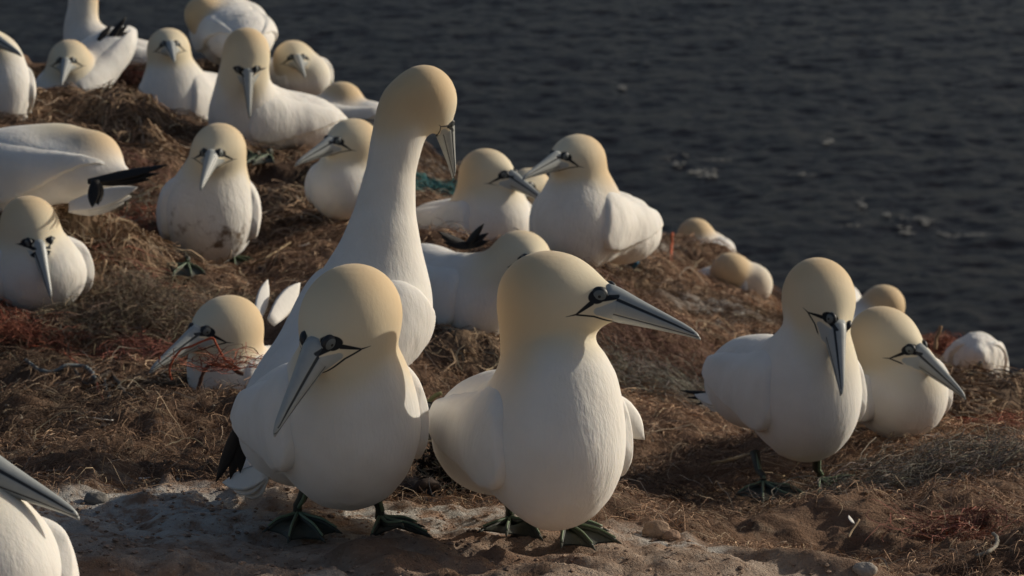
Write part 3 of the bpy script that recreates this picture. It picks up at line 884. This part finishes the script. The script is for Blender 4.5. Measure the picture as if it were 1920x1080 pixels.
gannet('gannet with a stern lowered face and sunlit back in the far group', 9.2, (328, 192), 64, 78, -30, 12, (316, 90, .02), (338, 122),
       neck=[(322, 150, .01, 48), (318, 120, .01, 40)], base=(335, 275), ruffle=.5)
gannet('gannet with its bill laid straight down its breast in the far group', 8.5, (466, 222), 66, 74, -58, 12, (462, 98, .085), (472, 222),
       neck=[(455, 172, .045, 52), (458, 132, .07, 44)], base=(490, 296), feet=[(480, 312, 480, 280, .0), (503, 308, 505, 280, .0)], ruffle=.7, blen=.92)
gannet('rumpled gannet preening with its back turned at the far edge', 9.8, (430, 58), 66, 66, -166, 0, (384, 28, .06), (410, 60),
       neck=[(405, 40, .04, 38)], sign=-1, ruffle=.9, tail=False)
gannet('small far gannet asleep with closed eyes behind the sunlit backs', 9.8, (572, 145), 44, 44, 30, 5, (550, 111, .02), (578, 150),
       neck=[(558, 130, .01, 36)], ruffle=.4)
gannet('far gannet lying low with a dark wing tip pointing out to sea', 9.3, (606, 222), 40, 38, -88, 0, (640, 190, -.03), (590, 200),
       neck=[(625, 205, -.02, 28)], sign=-1, ruffle=.5, tail=False, tips=[(630, 205, 712, 208), (640, 198, 700, 204)])
gannet('gannet at the front corner with only its bill and breast in view', 3.3, (-30, 1095), 148, 160, 10, 40, (-175, 845, 0), (155, 965),
       neck=[(-90, 990, 0, 120), (-150, 900, 0, 100)], ruffle=.2)
gannet('far gannet almost covered by the head of the standing one', 9.8, (1550, 572), 58, 44, 175, 3, (1540, 530, 0), (1550, 545),
       neck=[(1545, 550, 0, 28)], sign=-1, ruffle=.5, tail=False)
print('birds', round(time.time() - T0, 1))

# bend of the far wing standing off the flank of the level-billed bird
p0, p1 = at(1140, 742, 3.95), at(1206, 824, 3.97)
v_, f_ = blade(p0, p1 - p0, np.linalg.norm(p1 - p0), .015, -FWD + RIGHT * .3, .012, 0, .5, 12)
mesh_obj('wing_bend', v_ - np.array(B_['root'].location), f_, M['white'], B_['root'])
# raised white feathers at the shoulder of the bird in the hollow
for (u0, v0, u1, v1, wd) in ((482, 600, 501, 528, .011), (508, 604, 560, 534, .016)):
    p0, p1 = at(u0, v0, 5.85), at(u1, v1, 5.95)
    v_, f_ = blade(p0, p1 - p0, np.linalg.norm(p1 - p0) * 1.05, wd, -FWD + RIGHT * .3, .003, 0, .5)
    mesh_obj('wing_feather', v_ - np.array(S_['root'].location), f_, M['white'], S_['root'])

# ------------------------------------------------------------------ dry grass, fibres and netting
def ribbons(xy, th, length, wid, curl, lift, base, tint, K=7, r=rng, ground_z=True, z0=None, follow=1.0):
    """vectorised curved strands lying on the ground; returns verts, quads, colours"""
    n = len(xy)
    P = np.zeros((n, K, 3)); P[:, 0, :2] = xy
    th = th.copy(); bend = r.normal(0, curl, n)
    st = length / (K - 1)
    for k in range(1, K):
        th = th + bend + r.normal(0, curl * .5, n)
        P[:, k, 0] = P[:, k - 1, 0] + np.cos(th) * st
        P[:, k, 1] = P[:, k - 1, 1] + np.sin(th) * st
    t = np.linspace(0, 1, K)
    arch = np.sin(np.pi * (t[None] * r.uniform(.5, 1.2, (n, 1)) + r.uniform(-.1, .2, (n, 1)))).clip(-.2, 1)
    P[:, :, 2] = gz(P[:, :, 0], P[:, :, 1]) + base[:, None] + arch * lift[:, None]
    T = np.gradient(P, axis=1); T /= np.linalg.norm(T, axis=2)[..., None] + 1e-9
    up = np.zeros((n, K, 3)); up[..., 2] = 1
    Sd = np.cross(T, up); Sd /= np.linalg.norm(Sd, axis=2)[..., None] + 1e-9
    a = r.uniform(-1.1, 1.1, n)[:, None, None]
    Sd = Sd * np.cos(a) + up * np.sin(a)
    taper = np.minimum(1, 3.2 * np.minimum(t + .1, 1.08 - t))[None, :, None]
    w = wid[:, None, None] * taper
    V = np.stack([P - Sd * w, P + Sd * w], 2).reshape(-1, 3)
    b = (np.arange(n)[:, None] * K + np.arange(K - 1)[None]) * 2
    Q = np.stack([b, b + 1, b + 3, b + 2], -1).reshape(-1, 4)
    C = np.repeat(tint, K * 2, 0)
    return V, Q, C
def ribbon_obj(name, data, parent=None, loc=None):
    V, Q, C = data
    if loc is not None: V = V - loc
    o = mesh_obj(name, V, Q, M['straw'], parent, True, None)
    attr(o, 'tint', 'FLOAT_COLOR', np.c_[C, np.ones(len(C))])
    return o
PAL = np.array([(.14, .095, .064), (.20, .14, .095), (.285, .21, .14), (.39, .30, .205), (.245, .21, .145), (.31, .265, .21), (.080, .053, .037)])
def tints(n, weights, r=rng, var=.25):
    c = PAL[r.choice(len(PAL), n, p=np.array(weights) / sum(weights))]
    return c * r.uniform(1 - var, 1 + var, (n, 1))
def rock_at(x, y):
    i = np.clip(np.searchsorted(gx, x), 0, len(gx) - 1); j = np.clip(np.searchsorted(gy, y), 0, len(gy) - 1)
    return ROCK[i, j]
def scatter(n, y0, y1, power=1.0):
    out = []
    tot = 0
    while tot < n:
        y = y0 + (y1 - y0) * rng.random(n * 2) ** power
        half = .139 * y + .25
        x = rng.uniform(-1, 1, n * 2) * half
        ok = (rng.random(n * 2) < half / (.139 * y1 + .25) * 1.4) & (y < brink_y(x) - .02) & (rng.random(n * 2) > rock_at(x, y) * 1.02)
        clump = fbm2(x, y, 3.5, 3, 301) * .8 + 1.0
        ok &= rng.random(n * 2) < clump
        for fx_, fy_ in FEET: ok &= (x - fx_) ** 2 + (y + .03 - fy_) ** 2 > .055 ** 2
        out.append(np.c_[x, y][ok]); tot += ok.sum()
    return np.concatenate(out)[:n]
xy = scatter(175000, 3.95, 10.8)
n = len(xy); far_ = np.clip(xy[:, 1] / 5.5, .75, 1.7)
fl = fbm2(xy[:, 0], xy[:, 1], 4, 2, 311) * 2.2
tone_shade = np.clip(.95 + .75 * fbm2(xy[:, 0], xy[:, 1], 2.6, 3, 401) + .55 * xy[:, 0], .38, 1.45)[:, None]  # wet and dry tone by noise, plus painted shade darkening the straw leftwards
data = ribbons(xy, fl + rng.normal(0, .9, n), rng.uniform(.018, .065, n) * far_, rng.uniform(.00022, .00055, n) * far_, .38, rng.uniform(.001, .014, n), rng.uniform(.0, .010, n), tints(n, (6, 4.5, 2.0, .6, 1.3, .6, 7)) * tone_shade * np.array([1.06, .94, .87]) * 1.6, K=5)
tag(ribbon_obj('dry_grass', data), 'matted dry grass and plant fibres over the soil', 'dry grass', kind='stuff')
xy = scatter(1100, 4.1, 9.5)
n = len(xy); far_ = np.clip(xy[:, 1] / 5.5, .75, 1.6)
data = ribbons(xy, rng.uniform(0, 6.28, n), rng.uniform(.05, .15, n), rng.uniform(.0004, .0008, n) * far_, .2, rng.uniform(.006, .035, n), rng.uniform(.002, .012, n), tints(n, (1, 2, 3, 2, 1.5, 1.5, .5)) * 1.15, K=9)
tag(ribbon_obj('straw_stalks', data), 'longer loose straw stalks lying over the grass', 'straw', kind='stuff')

# pebbles and crumbs of earth
def crumbs(xy, rad, tint, squash=.7):
    n = len(xy)
    O = np.array([(1, 0, 0), (-1, 0, 0), (0, 1, 0), (0, -1, 0), (0, 0, 1), (0, 0, -1), (.6, .6, .6), (-.6, .6, .55), (-.6, -.6, .6), (.6, -.6, .55)])
    Fx = [(4, 6, 7), (4, 7, 8), (4, 8, 9), (4, 9, 6), (6, 0, 2), (6, 2, 7), (7, 2, 1), (7, 1, 8), (8, 1, 3), (8, 3, 9), (9, 3, 0), (9, 0, 6), (5, 2, 0), (5, 1, 2), (5, 3, 1), (5, 0, 3)]
    V = O[None] * rng.uniform(.7, 1.25, (n, 10, 1)) * rad[:, None, None]
    a = rng.uniform(0, 6.28, n); c, s_ = np.cos(a)[:, None], np.sin(a)[:, None]
    X = V[..., 0] * c - V[..., 1] * s_; Y = V[..., 0] * s_ + V[..., 1] * c
    V = np.stack([X + xy[:, :1], Y + xy[:, 1:], V[..., 2] * squash + (gz(xy[:, 0], xy[:, 1]) + rad * .25)[:, None]], -1)
    Q = (np.arange(n)[:, None, None] * 10 + np.array(Fx)[None]).reshape(-1, 3)
    return V.reshape(-1, 3), Q, np.repeat(tint, 10, 0)
xy = scatter(9000, 3.9, 10.3)
n = len(xy)
V, Q, C = crumbs(xy, rng.uniform(.0012, .0055, n) ** 1.0 * np.clip(xy[:, 1] / 5, .8, 1.7), tints(n, (4, 3, 1.2, .5, .6, .9, 4)))
o = mesh_obj('soil_crumbs', V, Q, M['pebble'], None, False); attr(o, 'tint', 'FLOAT_COLOR', np.c_[C, np.ones(len(C))])
tag(o, 'loose crumbs of earth and small pebbles', 'pebbles', kind='stuff')

# chips of rock on the ledge
ex = rng.uniform(-.62, .62, 9000); ey = rng.uniform(3.5, 4.4, 9000)
ok = rock_at(ex, ey) > .6; xy = np.c_[ex, ey][ok][:3800]; n = len(xy)
V, Q, C = crumbs(xy, .0007 + .0035 * rng.random(n) ** 4, np.array([(.30, .21, .155)]) * rng.uniform(.55, 1.4, (n, 1)), .6)
o = mesh_obj('rock_chips', V, Q, M['pebble'], None, False); attr(o, 'tint', 'FLOAT_COLOR', np.c_[C, np.ones(len(C))])
tag(o, 'fine chips and grit scattered over the rock ledge', 'grit', kind='stuff')

# nests: a ring of seaweed and straw round each sitting bird
def nest_mat():
    return simple('nest_matter', (.18, .122, .08), .95, .1, .55, 45, .9, .012)
M['nest'] = nest_mat()
def nest(label, u, v, r0, hgt=.045, n=1500, wts=(4, 5, 4, 2, 2, 1, 4), cen=None, seed=1):
    c = hit(u, v) if cen is None else np.array(cen)
    rr = np.random.default_rng(seed)
    root = bpy.data.objects.new('nest', None); COL.objects.link(root); root.location = c
    tag(root, label, 'nest', 'nests of the colony')
    na, nb = 72, 12; V = []
    for i in range(na):
        a = 2 * math.pi * i / na
        for j in range(nb):
            b = 2 * math.pi * j / nb
            rad = r0 + .055 * math.cos(b) * (1 + .25 * math.sin(3 * a + seed))
            x, y = c[0] + rad * math.cos(a), c[1] + rad * math.sin(a)
            V.append((x, y, gz(x, y) + hgt * (math.sin(b) * .8 - .15)))
    V = np.array(V); V[:, 2] += .010 * noise3(V * 38, seed) + .012 * noise3(V * 14, seed + 4); V[:, :2] += .008 * noise3(V * 30, seed + 9)[:, None]
    F = [(i * nb + j, ((i + 1) % na) * nb + j, ((i + 1) % na) * nb + (j + 1) % nb, i * nb + (j + 1) % nb) for i in range(na) for j in range(nb)]
    mesh_obj('rim', V - c, F, M['nest'], root)
    a = rr.uniform(0, 6.283, n); off = rr.normal(0, .034, n)
    rad = r0 + off
    xy = np.c_[c[0] + rad * np.cos(a), c[1] + rad * np.sin(a)]
    top = hgt * .72 * np.sqrt(np.clip(1 - (off / .058) ** 2, 0, 1))
    d = ribbons(xy, a + 1.57 + rr.normal(0, .7, n) + math.pi * (rr.random(n) < .5), rr.uniform(.03, .10, n), rr.uniform(.0005, .0012, n) * max(1, c[1] / 5.5), .33,
                rr.uniform(-.004, .012, n), top * rr.uniform(.75, 1.1, n) + .002, tints(n, wts, rr) * np.array([1.04, .95, .88]) * 1.25, K=6, r=rr)
    f = ribbon_obj('nest_fibre', d, root, c); f['kind'] = 'stuff'
    return root
nest('dry grass nest under the sitting gannet that leans its bill over the rim', 1690, 800, .125, .05, 2200, seed=2)
nest('grassy nest hiding the ruffled gannet with the orange twine', 1800, 735, .13, .06, 1800, seed=3)
nest('nest under the gannet that crosses bills with its neighbour', 1115, 492, .12, .04, 1500, seed=4)
nest('netting-strewn nest under the gannet with its bill hanging down', 72, 575, .15, .05, 2200, (3, 4, 4, 2, 3, 3, 2), seed=5)
nest('dark nest in the hollow around the gannet with orange twine', 440, 728, .14, .035, 1700, seed=6)
nest('nest of the curled gannet with raised wing tips', 890, 640, .12, .03, 1200, seed=7)
nest('nest at the foot of the far group below the stern-faced gannet', 332, 270, .15, .04, 1400, seed=8)
nest('nest under the far sitting gannet with one wing tip raised', 125, 216, .14, .03, 1200, seed=9)
nest('straw nest below the gannet preening with its head buried', 110, 396, .16, .04, 1500, (2, 3, 4, 4, 2, 2, 2), seed=10)
nest('nest of the gannet sitting behind the long neck', 640, 400, .12, .035, 1100, seed=11)

# tangles of fishing net
def tangle(label, u, v, size, n, col, seed, flat=.35, dv=0.0, wid=.0006, L=(.05, .16), var=.3, depth=None):
    rr = np.random.default_rng(seed)
    c = hit(u, v) if depth is None else at(u, v, depth)
    xy = c[:2] + rr.normal(0, 1, (n, 2)) * size * np.array([1, .7])
    col = np.array(col)[None] * rr.uniform(1 - var, 1 + var, (n, 1)) * rr.uniform(.9, 1.1, (n, 3))
    extra = 0 if depth is None else c[2] - gz(c[0], c[1])
    rad = np.linalg.norm((xy - c[:2]) / size, axis=1)
    d = ribbons(xy, rr.uniform(0, 6.28, n), rr.uniform(*L, n), np.full(n, wid) * rr.uniform(.7, 1.4, n), .55, rr.uniform(.0, 1, n) * size * flat,
                rr.random(n) * size * flat * np.clip(1.4 - rad * .5, .1, 1.4) + .003 + extra, col, K=10, r=rr)
    o = ribbon_obj('net_tangle', d, None, c); o.location = c
    tag(o, label, 'netting', 'tangles of fishing net')
ORG = (.27, .095, .058); RED = (.23, .085, .058); GRY = (.22, .21, .19); BRN = (.16, .09, .055)
tangle('orange net tangle at the left side of the netting-covered mound', 15, 640, .06, 700, ORG, 1, .5, wid=.0004)
tangle('thin orange net tuft on the mound top beside the sitting gannet', 180, 520, .05, 260, RED, 2, .5)
tangle('grey-brown net tangle hanging down the slope below the sitting gannet', 255, 620, .10, 1900, (.21, .16, .11), 3, .45, wid=.0004)
tangle('orange tinged fibres on the slope above the grey rope', 205, 590, .07, 700, (.25, .11, .07), 4, .35, wid=.0004)
tangle('orange net tangle at the breast of the gannet in the hollow', 440, 705, .03, 90, ORG, 5, .5, depth=5.5)
tangle('reddish fibres below the bill of the gannet in the hollow', 290, 680, .05, 240, RED, 6, .35)
tangle('rusty net fibres on the mound under the level bill', 1190, 640, .11, 1500, (.22, .125, .09), 7, .35, wid=.0004)
tangle('orange net tangle round the stick at the far nest', 1775, 672, .035, 420, ORG, 8, 1.0, wid=.0008)
tangle('orange net tangle half buried in the grass slope', 1800, 1010, .03, 150, RED, 9, .4)
tangle('orange net strands along the grass near the drop', 1890, 803, .05, 160, ORG, 10, .3)
tangle('teal net tangle behind the long neck', 800, 362, .06, 260, (.05, .17, .17), 11, .3, wid=.0009)
tangle('orange net tuft below the soiled gannet', 272, 438, .06, 260, ORG, 12, .35)
tangle('orange net tuft beside the tail of the preening gannet', 245, 345, .07, 260, (.21, .11, .075), 13, .35)
tangle('rusty net tuft between the far sitting gannets', 238, 165, .07, 260, (.20, .09, .06), 14, .5, wid=.001)
tangle('dark seaweed clump between the two front gannets', 848, 925, .018, 260, (.022, .014, .010), 15, 2.2, L=(.02, .06), wid=.0016)
tangle('pale root-like net mesh beside the dark seaweed clump', 885, 930, .03, 220, (.16, .125, .085), 16, 1.0, L=(.03, .09))
tangle('grey net fibres hanging from the side of the mound', 1260, 740, .09, 900, (.22, .20, .165), 17, .3, wid=.0004)
tangle('brown grass tuft at the breast side of the preening gannet', 205, 420, .1, 420, (.17, .15, .11), 18, .35)
tangle('grey net fibres on the slope below the sitting gannet beside the standing one', 1770, 905, .10, 900, (.20, .17, .135), 19, .3, wid=.0004)

# single twines, ropes, sticks
def strand(name, label, pts, rad, col, lift=.004, cat='twine', group=None, depth=None, jit=.0):
    P = []
    for p in pts:
        if depth is not None: q = at(p[0], p[1], depth + (p[2] if len(p) > 2 else 0))
        else:
            q = hit(p[0], p[1]); q[2] += rad + lift + (p[2] if len(p) > 2 else 0)
        P.append(q)
    P = spline(P, 7)
    if depth is None: P[:, 2] = np.maximum(P[:, 2], gz(P[:, 0], P[:, 1]) + rad * .6)
    wob = np.stack([noise3(P * 60 + k * 9, 5) for k in range(3)], 1) * rad * .8
    V, F = tube(P + wob, np.full(len(P), rad) * (1 + .2 * noise3(P * 150, 3)), 6)
    c = P[0].copy()
    key = 'm_%.3f_%.3f_%.3f' % col
    if key not in M: M[key] = simple('strand_' + name, col, .8, .2, .3, 200, .6, .0015)
    o = mesh_obj(name, V - c, F, M[key]); o.location = c
    tag(o, label, cat, group)
    return o
strand('twine', 'orange twine looped over the bill of the gannet in the hollow', [(322, 712), (318, 690), (335, 660), (362, 648), (396, 633), (405, 645), (424, 676), (452, 692)], .0019, (.40, .10, .05), depth=5.50)
strand('rope', 'brown rope arched in front of the gannet in the hollow', [(368, 730), (378, 705), (392, 684), (420, 686), (458, 700)], .0032, (.10, .055, .038), depth=5.52, cat='rope')
strand('rope', 'grey-blue rope snaking over the soil below the mound', [(50, 688), (75, 707), (105, 706), (130, 694), (160, 700), (178, 720), (200, 745), (206, 762)], .0032, (.20, .22, .22), .006, cat='rope')
strand('rope', 'dark brown rope lying against the grey one', [(140, 708), (152, 724), (172, 730), (196, 715), (215, 722), (232, 748), (262, 763)], .0032, (.085, .065, .05), .006, cat='rope')
strand('twine', 'orange twine stretched from the net tangle to the grey rope', [(55, 658), (90, 664), (115, 672), (146, 692)], .0022, (.40, .10, .05), .006)
strand('twine', 'orange twine end hanging beside the grey rope', [(170, 712), (182, 735), (194, 760)], .0018, (.36, .11, .07), .006)
strand('twine', 'thin orange twine running down the net-covered slope', [(222, 548), (240, 585), (258, 612), (276, 645)], .0016, (.36, .12, .07), .01)
strand('twine', 'pinkish twine curl on the soil in front of the hollow', [(228, 696), (226, 682), (238, 676), (252, 686), (268, 684)], .0022, (.34, .17, .12), .006)
strand('twine', 'pale thread curl on the soil left of the ropes', [(140, 800), (150, 794), (168, 793), (180, 797)], .0011, (.26, .22, .17), .006)
strand('rope', 'blue rope end drooping from the nest at the back of the mound', [(1170, 476), (1186, 486), (1194, 503), (1184, 522)], .0050, (.055, .13, .19), .012, cat='rope')
strand('twine', 'short orange twine stub upright on the far rim', [(1257, 498, 0), (1258, 488, .02), (1261, 472, .045)], .0035, (.45, .11, .05), .0)
strand('stick', 'pale stick standing upright out of the orange tangle', [(1752, 656), (1758, 632), (1765, 610)], .0038, (.34, .22, .13), depth=7.0, cat='stick')
strand('stick', 'grey driftwood splinter leaning on the far nest', [(1815, 706), (1826, 694), (1840, 679)], .0045, (.20, .18, .15), depth=7.1, cat='stick')
strand('stick', 'grey stem sticking out level from the far nest', [(1850, 714), (1864, 715), (1880, 717)], .0018, (.18, .15, .12), depth=7.1, cat='stick')
strand('stalk', 'green-yellow plant stalk between the two front gannets', [(798, 762), (812, 746), (830, 738)], .0032, (.27, .27, .13), depth=4.9, cat='stalk')
strand('twine', 'red twine on the ground between the two front gannets', [(785, 800), (805, 797), (835, 792)], .0045, (.40, .09, .06), .004)
strand('stalk', 'pale straw stalk lying left of the standing gannet', [(1335, 888), (1370, 876), (1405, 864)], .0028, (.38, .28, .16), .008, cat='stalk')
strand('stalk', 'thin pale straw leaning between the legs of the standing gannet', [(1462, 912), (1490, 892), (1522, 868, .03)], .0014, (.34, .25, .14), .008, cat='stalk')
strand('stalk', 'pale straw bent upright on the slope below the standing gannet', [(1590, 1028), (1598, 1008), (1610, 988)], .0016, (.33, .24, .15), .006, cat='stalk')
strand('twine', 'reddish twine loop on the mound beneath the level bill', [(1195, 650), (1205, 668), (1218, 700), (1208, 712), (1200, 690)], .0016, (.26, .10, .07), .01)
strand('twine', 'reddish thread curl in the shade above the grass mound', [(1310, 745), (1306, 720), (1300, 700), (1303, 688)], .0018, (.26, .10, .07), .012)
strand('rope', 'grey-white cord curling out of the grass at the corner slope', [(1830, 1068), (1858, 1050), (1870, 1035), (1862, 1020)], .0024, (.30, .27, .22), .008, cat='rope')
strand('branch', 'dark driftwood branch on the ledge between the front gannets', [(735, 932), (770, 930), (800, 934), (835, 930)], .0075, (.05, .034, .026), .004, cat='driftwood')
strand('stalk', 'thin straw stalk crossing the slope behind the soiled gannet', [(470, 512), (505, 495), (545, 470)], .0022, (.30, .22, .13), .012, cat='stalk')

# stones on the ledge
def stone(label, u, v, r, col, seed):
    c = hit(u, v)
    V, F = uv_sphere(1.0, 20, 12)
    V = V * (1 + .22 * noise3(V * 1.6 + seed, seed)[:, None] + .08 * noise3(V * 4.5 + seed, seed + 1)[:, None])
    V = V * np.array(r)
    key = 'stone_%.2f' % col[0]
    if key not in M: M[key] = simple('stone', col, .95, .1, .45, 70, .9, .006)
    o = mesh_obj('stone', V + np.array([0, 0, r[2] * .35]), F, M[key]); o.location = c
    tag(o, label, 'stone', 'stones on the ledge')
stone('rounded tan stone on the back edge of the ledge', 1232, 1006, (.016, .013, .011), (.30, .21, .15), 3)
stone('smaller tan stone touching the rounded one on the ledge', 1258, 1012, (.010, .009, .007), (.27, .18, .13), 5)
stone('grey earth clod on the ledge near the bill of the corner gannet', 180, 943, (.014, .011, .009), (.20, .185, .165), 7)
stone('pale stone at the end of the ledge below the grass slope', 1622, 1080, (.014, .010, .007), (.36, .32, .28), 9)
stone('white pebble at the back rim near the blue rope', 1216, 462, (.022, .016, .011), (.56, .53, .48), 11)
stone('pinkish stone lying in front of the gannet in the hollow', 303, 722, (.012, .010, .008), (.34, .22, .17), 13)

# foam on the water
def foam():
    rr = np.random.default_rng(3); V = []; F = []
    spots = [(1252, 296, 10, 3), (1284, 293, 9, 3), (1272, 310, 8, 4), (1308, 324, 20, 5), (1330, 332, 14, 4), (1168, 168, 9, 4), (1552, 272, 9, 6), (1614, 384, 7, 6), (1664, 408, 8, 5),
             (1696, 436, 12, 6), (1738, 422, 9, 5), (1835, 440, 24, 3), (1790, 440, 24, 2), (1500, 330, 20, 2), (1350, 300, 22, 2), (1600, 430, 20, 2), (1720, 418, 30, 1.5)]
    for u, v, ru, rv in spots:
        for k in range(int(ru * 1.3)):
            uu, vv = u + rr.normal(0, ru * .6), v + rr.normal(0, rv * .5)
            dirv = at(uu, vv, 1.0); t = SEA_Z / dirv[2]; p = dirv * t
            i = np.argmin(np.abs(sxs - p[0])); j = np.argmin(np.abs(sys_ - p[1]))
            z = SZ[i, j] + .10
            rad = rr.uniform(.03, .14) * (1.3 if rv > 3 else .7); m = 7; o = len(V)
            for q in range(m):
                a = 6.283 * q / m; r_ = rad * rr.uniform(.5, 1.2)
                V.append((p[0] + r_ * math.cos(a) * 1.5, p[1] + r_ * math.sin(a) * 2.2, z))
            V.append((p[0], p[1], z + rad * .55))
            F += [(o + q, o + (q + 1) % m, o + m) for q in range(m)]
    o = mesh_obj('sea_foam', V, F, simple('foam', (.22, .215, .20), .9, .2, .3, 3))
    tag(o, 'scattered flecks of white foam on the dark water', 'foam', kind='stuff')
foam()

# moulted feathers
for u, v, lb in ((262, 906, 'small white feather on the dark soil behind the ledge'), (1395, 702, 'white feather lying on the open slope behind the standing gannet'),
                 (560, 470, 'white feather on the slope behind the soiled gannet'), (1600, 990, 'white feather on the grass below the standing gannet'),
                 (212, 800, 'white feather on the bare soil below the dark rope')):
    c = hit(u, v); a = rng.uniform(0, 6.28)
    v_, f_ = blade((0, 0, .006), (math.cos(a), math.sin(a), .12), rng.uniform(.018, .03), .0035, (rng.normal(0, .4), rng.normal(0, .4), 1), .0009, .12, .5)
    o = mesh_obj('loose_feather', v_, f_, M['white']); o.location = c
    tag(o, lb, 'feather', 'moulted feathers on the ground')
print('total', round(time.time() - T0, 1))
